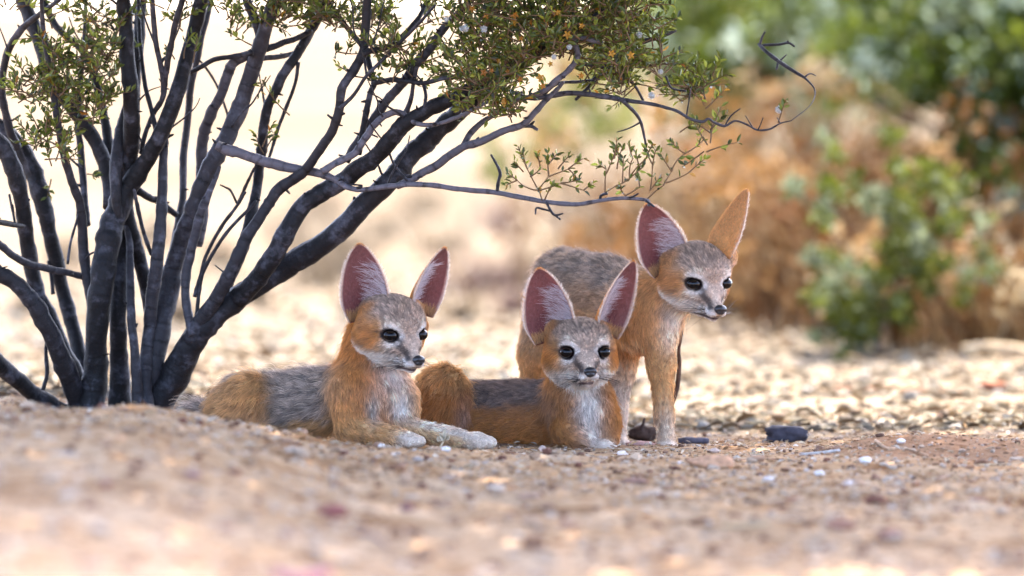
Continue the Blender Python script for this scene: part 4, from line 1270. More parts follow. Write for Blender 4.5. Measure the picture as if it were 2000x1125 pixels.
    pts = np.concatenate([pts, ep]); col = np.concatenate([col, CC]); rad = np.concatenate([rad, np.linspace(1, .2, 5)[None] * RR[:, None]])
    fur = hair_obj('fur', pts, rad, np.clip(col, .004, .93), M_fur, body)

    # --- eyes, nose, whiskers
    th, ph = np.meshgrid(np.linspace(0, math.pi, 19), np.linspace(0, 2 * math.pi, 24, endpoint=False), indexing='ij')
    sph = np.stack([np.sin(th) * np.cos(ph), np.sin(th) * np.sin(ph), np.cos(th)], -1).reshape(-1, 3)
    sf = [(i * 24 + j, i * 24 + (j + 1) % 24, (i + 1) * 24 + (j + 1) % 24, (i + 1) * 24 + j) for i in range(18) for j in range(24)]
    for sgn in (-1, 1):
        eo = mesh_obj('eye', sph * EYE_R * S * np.array((1.05, .84, 1.0)), sf, M_eye)
        gz = Vector(hf(norm(np.array((.36 * sgn, 1, .04)))))
        eo.rotation_euler = gz.to_track_quat('Z', 'Y').to_euler()
        eo.location = tuple(hw(EYE * (sgn, 1, 1)))
        eo.parent = root; eo.matrix_parent_inverse = Matrix.Translation(root.location).inverted()
    nv = sph.copy() * np.array((8.0, 6.4, 6.2))
    nv[:, 0] *= 1 - .30 * np.clip(-nv[:, 2] / 6.2, 0, 1)          # narrower below
    for sgn in (-1, 1):
        dn = np.exp(-(((nv[:, 0] - sgn * 4.0) / 1.8) ** 2 + ((nv[:, 2] + .6) / 1.6) ** 2)) * (nv[:, 1] > 0)
        nv[:, 1] -= dn * 3.2
    nv[:, 1] -= np.exp(-(nv[:, 0] / .9) ** 2) * 1.2 * (nv[:, 1] > 0) * (nv[:, 2] < 2)
    nv = (nv + np.array((0, 53.2, -21.6)))
    mesh_obj('nose', O + (nv * S) @ H, sf, M_nose, root)
    wp, wr = [], []
    for sgn in (-1, 1):
        for i in range(11):
            r_ = hw((sgn * (9 + rng.random() * 5), 36 + rng.random() * 10, -26 - rng.random() * 6))
            d_ = norm(np.array((sgn * 1.0, .1 - rng.random() * .9, -.05 + rng.normal() * .28)))
            Lw = rng.uniform(20, 36)
            s_ = np.linspace(0, 1, 7)[:, None]
            wp.append(r_ + ((d_ * Lw * s_ + np.array((0, -.25, -.12 + rng.normal() * .1)) * Lw * s_ ** 2) * S) @ H)
            wr.append(np.linspace(.00024, .00008, 7))
    hair_obj('whiskers', np.array(wp), np.array(wr), np.tile(np.array((.02, .013, .01)), (len(wp), 1)), M_whisker, root)
    return root

TORSO_G = (GREY, GREY * 1.05 + TAN * .12, BUFF)
OR3 = (ORANGE, ORANGE, BUFF)
fox1 = dict(name='fox_pup', seed=11, hairs=88000, O=(774, 645, -.045), rot=(35, 14, 0), top=(.15, .55), base=W1(640, 862, 0),
    label='fox pup lying with both forepaws stretched out, looking aside, beside the trunk',
    body=[
        ('cone', ((700, 772, 25), (600, 787, 55), 38, 35), dict(L=15, lift=.5, cols=(GREY, GREY, TAN))),
        ('cone', ((600, 787, 55), (478, 792, 75), 35, 34), dict(L=15, lift=.55, cols=(GREY, GREY, TAN))),
        ('ell', ((486, 791, 42), (27, 22, 35)), dict(L=14, k=.018, lift=.6, flow=(-.7, 0, -.6), cols=(TAN, TAN * .9 + ORANGE * .2, ORANGE))),
        ('ell', ((452, 806, 58), (27, 34, 28)), dict(L=14, lift=.55, flow=(-.8, .1, -.4), cols=(TAN, TAN, ORANGE))),
        ('cone', ((470, 838, 25), (530, 845, 5), 10, 8), dict(L=5, k=.006, flow=(1, 0, -.2), cols=(TAN, PALE, PALE))),
        ('cone', ((425, 815, 85), (385, 822, 110), 14, 16), dict(L=20, lift=.7, cols=(GREY, GREY, PALE))),
        ('cone', ((385, 822, 110), (335, 835, 135), 16, 8), dict(L=20, lift=.7, cols=(GREY, GREY, PALE))),
        ('ell', ((735, 780, 2), (39, 36, 45)), dict(L=12, lift=.5, flow=(.1, -.3, -1), cols=OR3)),
        ('cone', ((683, 765, -8), (686, 836, -18), 25, 16), dict(L=9, cols=(TAN, TAN * .6 + ORANGE * .45, ORANGE))),
        ('cone', ((686, 838, -22), (780, 855, -54), 14.5, 11), dict(L=6, k=.009, cols=(TAN, TAN, TAN))),
        ('cone', ((784, 782, -2), (796, 838, -12), 21, 13), dict(L=8, cols=(TAN, TAN, TAN))),
        ('cone', ((798, 838, -16), (900, 857, -44), 12, 10.5), dict(L=6, k=.008, cols=(PALE, BUFF, BUFF))),
        ('cone', ((738, 650, 26), (716, 745, 10), 33, 35), dict(L=14, k=.02, lift=.45, flow=(-.15, 0, -1), cols=OR3)),
    ],
    paws=[((798, 860, -62), (.8, -.8), 1.05), ((930, 862, -50), (.9, -.55), 1.18)],
    patches=[((768, 722, -30), (30, 36, 30), WHITE * .7 + MAUVE * .3, 1.1), ((728, 792, -36), (9, 20, 22), WHITE * .7, .9), ((782, 792, -26), (14, 22, 18), WHITE * .9, 1.1), ((790, 835, -30), (30, 20, 5), BUFF, .4),
             ((650, 740, 0), (24, 40, 22), PALE * .7, .5), ((700, 725, -20), (30, 40, 30), ORANGE, .8)],
    ears=[dict(base=(-34, 10, -2), tip=(-43, 100, 4), open=(-.10, 1, .05), w=27.5, sway=0),
          dict(base=(31, 16, -22), tip=(57, 95, -18), open=(.80, .62, .0), root=.012, w=25, white=1.6)])
fox2 = dict(name='fox_pup', seed=12, hairs=84000, O=(1137, 686, .055), rot=(10, 1, 0), top=(.05, .45), base=W1(1050, 876, .1), warm=.95,
    label='fox pup with white bib lying between its siblings, facing straight out',
    body=[
        ('cone', ((1110, 806, 120), (1000, 806, 150), 38, 35), dict(L=12, lift=.4, cols=(DGREY, ORANGE * .8, ORANGE))),
        ('cone', ((1000, 806, 150), (890, 804, 170), 35, 36), dict(L=12, lift=.4, cols=(DGREY, ORANGE * .8, ORANGE))),
        ('ell', ((866, 780, 128), (30, 25, 41)), dict(L=15, k=.018, lift=.65, flow=(-.5, 0, -.8), cols=(TAN, ORANGE * .85, RUST))),
        ('ell', ((838, 800, 150), (26, 30, 36)), dict(L=13, lift=.5, flow=(-.5, 0, -.8), cols=(TAN, ORANGE * .8, RUST))),
        ('cone', ((850, 850, 90), (915, 862, 70), 11, 9), dict(L=5, k=.006, flow=(1, 0, -.2), cols=(BUFF, BUFF, PALE))),
        ('ell', ((1142, 816, 85), (39, 34, 44)), dict(L=11, lift=.45, flow=(.05, -.2, -1), cols=(ORANGE * .8, ORANGE * .75, ORANGE * .7))),
        ('cone', ((1105, 840, 62), (1150, 870, 45), 17, 11), dict(L=7, cols=(ORANGE * .8, ORANGE * .75, ORANGE * .7))),
        ('cone', ((1185, 830, 75), (1188, 868, 60), 15, 11), dict(L=7, cols=(ORANGE * .8, ORANGE * .75, BUFF))),
        ('cone', ((1132, 708, 90), (1124, 785, 98), 30, 33), dict(L=13, k=.02, lift=.42, flow=(-.1, 0, -1), cols=(ORANGE * .85, ORANGE * .8, ORANGE * .8))),
        ('cone', ((840, 835, 190), (800, 850, 210), 14, 12), dict(L=16, lift=.6, cols=(GREY, GREY, PALE))),
    ],
    paws=[((1178, 872, 42), (.6, -.8), .9)],
    patches=[((1150, 790, 48), (17, 30, 42), WHITE, 1.05), ((1158, 850, 50), (7, 20, 20), WHITE * .9, .8), ((1085, 800, 100), (14, 40, 26), DGREY, .75), ((1010, 770, 120), (50, 40, 20), DGREY * 1.1, .7), ((905, 815, 110), (10, 30, 30), MAUVE * .8, .5)],
    ears=[dict(base=(-34, 10, -4), tip=(-51, 97, 2), open=(-.12, 1, .05), w=28.5),
          dict(base=(31, 16, -18), tip=(61, 105, -14), open=(.76, .66, .0), root=.012, w=25, white=1.6)])
fox3 = dict(name='fox_pup', seed=13, hairs=90000, O=(1370, 543, .085), rot=(29, 17, 0), top=(.02, .55), base=W1(1290, 880, .13), warm=.7,
    label='fox pup standing behind the others with its head lowered',
    body=[
        ('cone', ((1255, 590, 175), (1185, 566, 250), 38, 38), dict(L=13, lift=.4, cols=(GREY * .75 + TAN * .1, GREY * .45 + TAN * .5, BUFF))),
        ('cone', ((1185, 566, 250), (1100, 548, 335), 38, 38), dict(L=13, lift=.4, cols=(GREY * .75 + TAN * .1, GREY * .6 + TAN * .3, BUFF))),
        ('ell', ((1262, 622, 160), (39, 42, 41)), dict(L=11, lift=.4, flow=(-.1, .1, -1), cols=(TAN, TAN * .7 + ORANGE * .3, BUFF))),
        ('cone', ((1338, 556, 118), (1268, 600, 165), 27, 31), dict(L=12, k=.02, lift=.4, flow=(-.6, .3, -.8), cols=(TAN, TAN * .8 + ORANGE * .2, BUFF))),
        ('cone', ((1286, 640, 140), (1291, 712, 138), 21, 14.5), dict(L=7, cols=(TAN, TAN, TAN))),
        ('cone', ((1291, 712, 138), (1297, 812, 130), 14.5, 10.5), dict(L=5, lift=.35, cols=(TAN, TAN, TAN))),
        ('cone', ((1297, 812, 130), (1301, 862, 124), 10.5, 10.5), dict(L=4, lift=.3, k=.008, cols=(TAN, PALE * .7 + TAN * .3, TAN))),
        ('cone', ((1222, 650, 195), (1212, 725, 195), 22, 15), dict(L=8, cols=(TAN, TAN, TAN))),
        ('cone', ((1212, 725, 195), (1205, 812, 185), 15, 11), dict(L=5, lift=.35, cols=(PALE, PALE, PALE))),
        ('cone', ((1205, 812, 185), (1206, 855, 178), 11, 10.5), dict(L=4, lift=.3, k=.008, cols=(PALE, PALE, PALE))),
        ('cone', ((1085, 585, 322), (1050, 690, 308), 38, 21), dict(L=9, cols=(GREY * 1.2, TAN * .8 + GREY * .2, TAN))),
        ('cone', ((1050, 690, 308), (1036, 790, 345), 20, 12), dict(L=6, cols=(TAN, TAN, TAN))),
        ('cone', ((1036, 790, 345), (1042, 842, 335), 11.5, 11), dict(L=5, k=.008, cols=(TAN, TAN, TAN))),
        ('cone', ((1120, 585, 370), (1115, 700, 350), 36, 20), dict(L=9, cols=(GREY * 1.2, TAN, TAN))),
        ('cone', ((1115, 700, 350), (1105, 790, 390), 19, 12), dict(L=6, cols=(TAN, TAN, TAN))),
        ('cone', ((1105, 790, 390), (1110, 842, 380), 11.5, 11), dict(L=5, k=.008, cols=(TAN, TAN, TAN))),
        ('cone', ((1100, 560, 385), (1105, 680, 450), 15, 19), dict(L=18, lift=.6, cols=(GREY, GREY, PALE))),
        ('cone', ((1105, 680, 450), (1108, 780, 470), 19, 8), dict(L=18, lift=.6, cols=(GREY, DGREY, DGREY))),
    ],
    paws=[((1301, 874, 116), (.25, -1), 1.0), ((1206, 866, 170), (.2, -1), 1.0), ((1046, 854, 325), (.4, -1), 1.0), ((1112, 852, 370), (.4, -1), 1.0)],
    patches=[((1318, 618, 118), (16, 24, 24), WHITE, .9), ((1310, 660, 120), (15, 30, 20), PALE, .7), ((1300, 820, 110), (10, 20, 26), PALE * .75, .5), ((1248, 560, 140), (26, 40, 20), TAN, .7), ((1240, 690, 160), (30, 40, 12), RUST * 1.4, .5)],
    ears=[dict(base=(-36, 6, -4), tip=(-64, 87, 2), open=(-.02, 1, .1), w=28),
          dict(base=(25, 24, -24), tip=(54, 103, -30), open=(.80, -.38, -.1), root=-.004, w=28, back=TAN * .7 + ORANGE * .35, white=1.2)])
for sp_ in (fox1, fox2, fox3):
    build_fox(sp_)
# ------------------------------------------------------------------ background plants
M_bleaf = mat_tint('shrub_leaf', rough=.55, spec=.05, translucent=.4)
M_dry = mat_tint('dry_stalk', rough=.8, translucent=.25)
M_limb = mat_tint('shrub_branch', rough=.85, noise=.3, scale=40)

def blob_leaves(blobs, y, size, cols, seed, ydepth=.25, droop=0.0, mult=1.0):
    """leaves in soft clumps given as (px, py, radius px, count)"""
    rs = np.random.default_rng(seed)
    P, S, K = [], [], []
    for (px, py, r, n) in blobs:
        c = W1(px, py, y)
        n = int(n * mult)
        R_ = r * mm(y)
        sub = rs.normal(size=(max(3, n // 45), 3)) * .62          # clusters inside the clump
        ki = rs.integers(0, len(sub), n)
        q = sub[ki] + rs.normal(size=(n, 3)) * .19
        K.append(rs.choice(len(cols), len(sub))[ki])
        P.append(c + q * np.array([R_, ydepth, R_]))
    P = np.vstack(P); n = len(P)
    L = rs.uniform(size[0], size[1], n)
    D = norm(rs.normal(size=(n, 3)) + np.array([0, -.2, -droop]))
    V = leaf_batch(P, D, norm(rs.normal(size=(n, 3)) + np.array([0, -.3, .7])), L, L * rs.uniform(.35, .55, n))
    own = rs.integers(0, len(cols), n); own = np.where(rs.random(n) < .65, np.concatenate(K), own)
    return V, np.asarray(cols, float)[own] * rs.uniform(.7, 1.3, (n, 1))

def shrub(name, label, blobs, y, size, cols, seed, branches=(), foot=None, ydepth=.25, bcol=(.06, .045, .04), group=None, mult=1.0):
    f = W1(foot[0], foot[1], y)
    f[2] = float(zg(f[0], y))
    root = empty(name, f)
    tag(root, label, 'shrub', group)
    V, c = blob_leaves(blobs, y, size, cols, seed, ydepth, 0.0, mult)
    V[..., 2] = np.maximum(V[..., 2], zg(V[..., 0], V[..., 1]) + .004)
    o = batch_mesh('foliage', V, LEAF_F, c, M_bleaf, root); o['kind'] = 'stuff'
    for br in branches:
        C = catmull(np.array([list(W1(b[0], b[1], y + (b[3] if len(b) > 3 else 0))) + [b[2] * .5 * mm(y)] for b in br]), 6)
        Vb, F, al = tube(C[:, :3], C[:, 3], 8, .12, seed)
        mesh_obj('branch', Vb, faces_list(F), M_limb, root, colors=np.tile(np.array(bcol), (len(Vb), 1)))
    return root

G1 = [(.032, .050, .005), (.048, .070, .006), (.022, .034, .005), (.080, .100, .012), (.040, .055, .006), (.20, .25, .19)]  # last, pale tone stands for sky glints on the leaves
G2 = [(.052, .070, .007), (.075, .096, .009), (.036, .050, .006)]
G_GLINT = [(.15, .19, .13), (.09, .115, .03), (.26, .31, .25)]  # pale leaves coloured as sky reflections off waxy foliage
shrub('green_shrub', 'dark green shrub hanging in from the upper right corner', [
    (1900, 30, 130, 1500), (1985, 120, 110, 1100), (1760, 30, 90, 700), (1960, 250, 95, 1000), (1925, 360, 95, 1000), (1985, 420, 80, 700), (1880, 460, 75, 600), (1900, 300, 60, 500), (1870, 130, 60, 350), (2080, 200, 150, 1200), (2090, 380, 110, 700), (1830, -20, 140, 900)],
    4.0, (.016, .030), G1, 201, mult=1.6, foot=(2060, 640),
    branches=[[(2060, 690, 30), (2050, 500, 28), (2010, 330, 26), (1960, 200, 22), (1900, 80, 18), (1860, -40, 14)], [(2010, 340, 20), (1930, 310, 18), (1850, 262, 16), (1770, 225, 14), (1700, 185, 10)], [(1960, 200, 16), (1880, 120, 14), (1800, 60, 12), (1740, 20, 10)], [(2040, 480, 16), (1990, 420, 13), (1950, 330, 10)]])
shrub('green_shrub', 'leafy green shoot hanging low above the pale ground', [
    (1640, 595, 55, 420), (1690, 635, 50, 340), (1610, 520, 42, 220), (1720, 600, 50, 260), (1660, 660, 36, 160), (1770, 470, 50, 330), (1800, 520, 45, 250), (1600, 430, 32, 120), (1760, 400, 36, 160), (1750, 560, 50, 240), (1680, 560, 40, 180), (1850, 430, 55, 260), (1820, 350, 55, 240), (1700, 390, 45, 170), (1590, 350, 36, 100), (1650, 310, 40, 120), (1900, 540, 45, 160), (1760, 300, 50, 160)],
    2.75, (.011, .020), [(.040, .050, .005), (.056, .066, .006), (.028, .034, .005), (.066, .076, .012), (.11, .13, .08)], 202, mult=1.35, foot=(1720, 698), ydepth=.2,
    branches=[[(1715, 700, 9), (1705, 640, 8), (1690, 560, 7), (1640, 470, 5), (1600, 410, 4)], [(1712, 690, 9), (1730, 600, 8), (1770, 500, 6), (1780, 400, 4)], [(1705, 660, 6), (1660, 610, 5), (1620, 540, 3)]])
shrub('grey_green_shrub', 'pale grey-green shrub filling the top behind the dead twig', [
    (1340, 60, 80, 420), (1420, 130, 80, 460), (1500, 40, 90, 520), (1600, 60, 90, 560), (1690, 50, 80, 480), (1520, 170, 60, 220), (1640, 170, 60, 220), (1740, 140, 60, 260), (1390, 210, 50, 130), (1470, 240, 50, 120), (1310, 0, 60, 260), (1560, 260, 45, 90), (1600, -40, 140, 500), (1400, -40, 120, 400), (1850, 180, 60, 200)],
    5.2, (.018, .032), G1[:4] + G2 + G_GLINT, 203, mult=1.7, foot=(1640, 560), ydepth=.35,
    branches=[[(1640, 640, 14), (1650, 500, 12), (1620, 350, 10), (1580, 200, 8), (1540, 60, 6)], [(1640, 560, 12), (1690, 400, 10), (1720, 250, 8), (1740, 100, 6)], [(1620, 340, 8), (1520, 200, 6), (1430, 110, 5), (1360, 50, 4)]])
shrub('grey_green_shrub', 'small olive shrub half hidden behind the drooping branches', [
    (1150, 215, 62, 330), (1080, 235, 50, 220), (1210, 240, 40, 130), (980, 300, 38, 90), (950, 340, 30, 70), (1060, 270, 45, 110), (1240, 190, 50, 150), (1120, 150, 60, 200)],
    6.5, (.018, .03), [(.09, .10, .025), (.12, .12, .035), (.065, .075, .02)], 204, foot=(1100, 480), ydepth=.4, bcol=(.20, .13, .10),
    branches=[[(1100, 480, 12), (1095, 380, 10), (1085, 290, 8), (1080, 220, 6)], [(1105, 470, 10), (1160, 380, 8), (1210, 290, 5)], [(1098, 440, 8), (1040, 380, 7), (980, 320, 5)]])

# dry brown brush: dense arching stalks
def dry_brush(name, label, cx, py, y, n, spread, height, cols, seed, group=None, leaf=0, lean=0.0):
    rs = np.random.default_rng(seed)
    f = W1(cx, py, y)
    f[2] = float(zg(f[0], y)) - .002
    root = empty(name, f)
    tag(root, label, 'dry brush' if n > 150 else 'grass tuft', group)
    k = 6
    bx = f[0] + rs.normal(size=n) * spread * .35; by = y + rs.normal(size=n) * spread * .3
    bz = zg(bx, by)
    dx = rs.normal(size=n) * .55 + lean; dy = rs.normal(size=n) * .4
    H_ = height * rs.uniform(.45, 1.1, n)
    t = np.linspace(0, 1, k)[None]
    X = bx[:, None] + dx[:, None] * H_[:, None] * t ** 1.5 + rs.normal(size=(n, k)) * .008 * height * 2
    Y = by[:, None] + dy[:, None] * H_[:, None] * t ** 1.5
    Z = bz[:, None] + H_[:, None] * (t - .28 * np.abs(dx[:, None]) * t ** 2.2)
    w = (rs.uniform(.0012, .0032, n) * (1 + .6 * height))[:, None] * np.linspace(1, .25, k)[None]
    side = np.stack([np.cos(rs.uniform(0, 6.28, n)), np.sin(rs.uniform(0, 6.28, n))], -1)
    A = np.stack([X + w * side[:, :1], Y + w * side[:, 1:], Z], -1)
    B = np.stack([X - w * side[:, :1], Y - w * side[:, 1:], Z], -1)
    C_ = np.stack([X - w * side[:, 1:], Y + w * side[:, :1], Z], -1)
    V = np.stack([A, B, C_], 2).reshape(n, k * 3, 3)
    Ft = []
    for i in range(k - 1):
        for a, b in ((0, 1), (1, 2), (2, 0)):
            Ft.append((i * 3 + a, i * 3 + b, i * 3 + 3 + b, i * 3 + 3 + a))
    o = batch_mesh('stalks', V, Ft, pick(cols, n, .22), M_dry, root); o['kind'] = 'stuff'
    if leaf:
        i = rs.integers(0, n, leaf); j = rs.integers(2, k, leaf)
        ncl = max(6, leaf // 26); ci = rs.integers(0, n, ncl); cj = rs.integers(2, k, ncl); m_ = rs.integers(0, ncl, leaf)
        P = np.stack([X[ci, cj], Y[ci, cj], Z[ci, cj]], -1)[m_] + rs.normal(size=(leaf, 3)) * .020
        L = rs.uniform(.014, .034, leaf)
        lc = np.asarray(cols + [(.20, .155, .095)], float)[rs.integers(0, len(cols) + 1, ncl)][m_] * rs.uniform(.75, 1.25, (leaf, 1))
        Vl = leaf_batch(P, norm(rs.normal(size=(leaf, 3))), norm(rs.normal(size=(leaf, 3))), L, L * .4)
        o = batch_mesh('dead_leaves', Vl, LEAF_F, lc, M_dry, root); o['kind'] = 'stuff'
    return root
BR = [(.15, .064, .016), (.20, .098, .026), (.105, .041, .011), (.25, .148, .06), (.18, .086, .03)]
BL = [(.22, .138, .058), (.26, .185, .096), (.17, .096, .034), (.29, .228, .132)]
dry_brush('dry_brush', 'russet dry brush behind the standing fox', 1490, 690, 4.4, 260, .40, .40, BL + BR[:2], 301, leaf=1300)
dry_brush('dry_brush', 'dense rust-brown dry brush under the dark green shrub', 1830, 690, 3.7, 420, .55, .36, BR, 302, leaf=2600)
dry_brush('dry_brush', 'brown dry brush between the two green shrubs', 1680, 670, 4.9, 380, .55, .44, BR + BL, 303, leaf=2200)
dry_brush('dry_brush', 'tangled low dry brush by the fallen pale branch', 1940, 705, 3.0, 420, .34, .20, BL + BR, 304, leaf=1100, lean=-.2)
dry_brush('dry_brush', 'thin straw-coloured brush farther back in the sun', 1330, 640, 5.6, 260, .40, .30, BL, 305, leaf=250)
# pale tufts dotted over the sunlit flat
rs_ = np.random.default_rng(55)
PT = [(.19, .145, .085), (.165, .115, .066), (.215, .17, .115)]
TU = [(620, 590, 5.8, .10), (690, 575, 6.4, .10), (590, 560, 6.9, .09), (660, 545, 7.6, .12), (500, 620, 4.9, .06), (920, 600, 5.4, .10), (985, 590, 5.8, .10), (1000, 640, 4.5, .06), (560, 470, 9.0, .10), (430, 560, 7.0, .08), (860, 540, 7.8, .10), (760, 480, 9.0, .10), (640, 430, 11.0, .12), (820, 440, 11.0, .12), (300, 500, 8.5, .1), (120, 560, 7.0, .08), (980, 470, 9.6, .14), (720, 640, 4.4, .05), (1160, 520, 8.2, .16), (1240, 500, 9.0, .16), (1120, 430, 11.0, .16), (60, 640, 4.4, .05), (350, 660, 4.0, .05), (900, 660, 4.1, .05)]
for i, (px, py, y, h) in enumerate(TU):
    pinkish = px > 900 and px < 1010
    dry_brush('pinkish_grass_tuft' if pinkish else 'grass_tuft', 'faded pinkish grass tuft on the bright ground beyond the foxes' if pinkish else 'straw-coloured grass tuft out on the bright ground', px, py, y, 60, h * .8, h, [(.20, .11, .10), (.22, .155, .13)] if pinkish else PT, 400 + i, group='pinkish tufts beyond the foxes' if pinkish else 'straw tufts on the sunlit ground')
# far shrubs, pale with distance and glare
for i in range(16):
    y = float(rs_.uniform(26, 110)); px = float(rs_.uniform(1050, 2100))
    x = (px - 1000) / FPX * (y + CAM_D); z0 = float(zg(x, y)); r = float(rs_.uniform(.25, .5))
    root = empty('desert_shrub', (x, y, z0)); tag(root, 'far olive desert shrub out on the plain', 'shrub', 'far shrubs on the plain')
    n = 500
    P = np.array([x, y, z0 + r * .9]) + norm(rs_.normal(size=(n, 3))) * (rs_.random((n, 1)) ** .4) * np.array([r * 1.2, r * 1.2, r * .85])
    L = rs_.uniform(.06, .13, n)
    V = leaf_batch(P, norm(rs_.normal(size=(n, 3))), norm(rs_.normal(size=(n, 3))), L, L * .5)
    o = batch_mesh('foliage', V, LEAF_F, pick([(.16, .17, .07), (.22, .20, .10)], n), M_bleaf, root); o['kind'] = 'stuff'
    for k in range(3):
        C = np.array([[x, y, z0 - .02], [x + (k - 1) * r * .3, y, z0 + r * .5], [x + (k - 1) * r * .6, y, z0 + r]])
        Vb, F, al = tube(C, np.array([.03, .02, .01]), 6)
        mesh_obj('branch', Vb, faces_list(F), M_limb, root, colors=np.tile(np.array((.12, .09, .07)), (len(Vb), 1)))
# ------------------------------------------------------------------ small things lying about
M_wood = mat_tint('dead_wood', rough=.85, noise=.45, scale=160, bump=.5)
M_clod = mat_tint('soil_clod', rough=.95, noise=.4, scale=120, bump=.7)

def lump(name, label, cat, px, py, y, r, col, seed, mat=None, rough=.22, group=None, sink=.3, sub=3, ends=None):
    """a rounded irregular stone, clod or dropping: r = half sizes in photo pixels"""
    c = W1(px, py, y); s = mm(y)
    R_ = np.array([r[0], r[1], r[2]]) * s
    th, ph = np.meshgrid(np.linspace(0, math.pi, 15), np.linspace(0, 2 * math.pi, 22, endpoint=False), indexing='ij')
    U = np.stack([np.cos(th), np.sin(th) * np.cos(ph), np.sin(th) * np.sin(ph)], -1).reshape(-1, 3)
    if ends:
        U = np.sign(U) * np.abs(U) ** np.array([ends, 1, 1])
    d = 1 + rough * vnoise(U + seed * 3.3, 1.7, seed) + rough * .6 * vnoise(U + seed, 4.1, seed + 1) + rough * .3 * vnoise(U, 9.0, seed + 2)
    V = U * d[:, None] * R_
    z0 = float(zg(c[0], y))
    V = V + np.array([c[0], y, z0 + R_[2] * (1 - sink)])
    F = [(i * 22 + j, i * 22 + (j + 1) % 22, (i + 1) * 22 + (j + 1) % 22, (i + 1) * 22 + j) for i in range(14) for j in range(22)]
    o = mesh_obj(name, V, F, mat or M_clod, colors=np.tile(np.array(col), (len(V), 1)))
    return tag(o, label, cat, group)

def ypx(py, z=0.0):
    """depth at which flat ground shows at row py"""
    return float((CAM_H - z) * FPX / (py - 13.0) - CAM_D)

def stick(name, label, pts, w, col, cat='stick', group=None, lift=0.0, sides=7):
    P = []
    for (px, py, y, *h) in pts:
        p = W1(px, py, y)
        p[2] = float(zg(p[0], y)) + w[0] * .35 * mm(y) + (h[0] if h else lift)
        P.append(p)
    C = catmull(np.array(P), 6)
    V, F, al = tube(C, np.linspace(w[0], w[1], len(C)) * .5 * mm(pts[0][2]), sides, .18, int(pts[0][0]))
    o = mesh_obj(name, V, faces_list(F), M_wood, colors=np.tile(np.array(col), (len(V), 1)))
    return tag(o, label, cat, group)

DK = (.045, .035, .038)
lump('dark_stone', 'dark oval stone lying on the pale grit, right of the standing fox', 'stone', 1536, 850, .28, (43, 26, 17), (.05, .045, .055), 5, rough=.26, sink=.12, ends=.8)
stick('bark_piece', 'short dark bark piece on the grit just behind the standing fox', [(1325, 862, .22), (1345, 862, .22), (1382, 862, .23)], (16, 13), (.075, .065, .08), 'bark')
chunk = lump('wood_chunk', 'dark gnarled wood chunk between the standing fox and its forelegs', 'wood', 1258, 856, .33, (24, 18, 16), (.06, .035, .025), 9, mat=M_wood, rough=.35, sink=.1)
knot = stick('knot', None, [(1252, 850, .32, .012), (1256, 840, .32, .020), (1259, 830, .32, .027)], (9, 4), (.05, .03, .025), None)
knot.parent = chunk
lump('pinkish_stone', 'small flat pinkish stone at the foot of the wood chunk', 'stone', 1252, 874, .12, (30, 16, 6), (.52, .30, .24), 12, rough=.15)
stick('curved_stick', 'thin curved dark stick propped behind the standing fox foreleg', [(1296, 870, .25, .0), (1308, 810, .235, .037), (1322, 765, .23, .064), (1327, 720, .225, .092), (1326, 690, .22, .110), (1333, 645, .22, .138)], (13, 6), (.10, .055, .035))
stick('brown_stick', 'long brown stick lying on the bright ground behind', [(1630, 752, ypx(757)), (1700, 752, ypx(758)), (1790, 756, ypx(760)), (1880, 757, ypx(762))], (11, 8), (.30, .15, .08))
lump('brown_clod', 'reddish brown clod at the end of the long brown stick', 'clod', 1938, 752, ypx(758), (24, 20, 12), (.22, .085, .045), 14, sink=.15)
stick('pale_branch', 'pale bleached branch lying in the low dry brush', [(1880, 655, 2.6, .01), (1930, 668, 2.6, .015), (1985, 685, 2.6, .012), (2060, 700, 2.6, .0)], (15, 10), (.58, .44, .27))
stick('thin_stick', 'thin straight twig on the grit below the dark oval stone', [(1378, 905, -.30), (1440, 907, -.31), (1530, 912, -.33)], (4, 3), (.32, .15, .09))
stick('forked_stick', 'bent tan twig lying against the little earth mound', [(1710, 902, -.22), (1735, 916, -.30), (1765, 912, -.29), (1812, 926, -.36)], (8, 4), (.50, .31, .18))
stick('tan_stick', 'straight tan twig at the foot of the earth mound', [(1905, 932, -.42), (1950, 934, -.42), (2030, 938, -.43)], (6, 5), (.55, .36, .20))
stick('thin_stick', 'thin brown twig behind the earth mound', [(1820, 868, -.02), (1880, 866, -.02), (1945, 868, -.02)], (5, 4), (.30, .15, .08))
stick('bleached_stick', 'short bleached twig on the grit beside the mound', [(1562, 906, -.27), (1600, 907, -.28), (1640, 908, -.28)], (7, 6), (.50, .45, .40))
lump('tan_clod', 'flat tan soil clod below the thin straight twig', 'clod', 1390, 930, -.52, (46, 30, 13), (.50, .27, .15), 17, sink=.35)
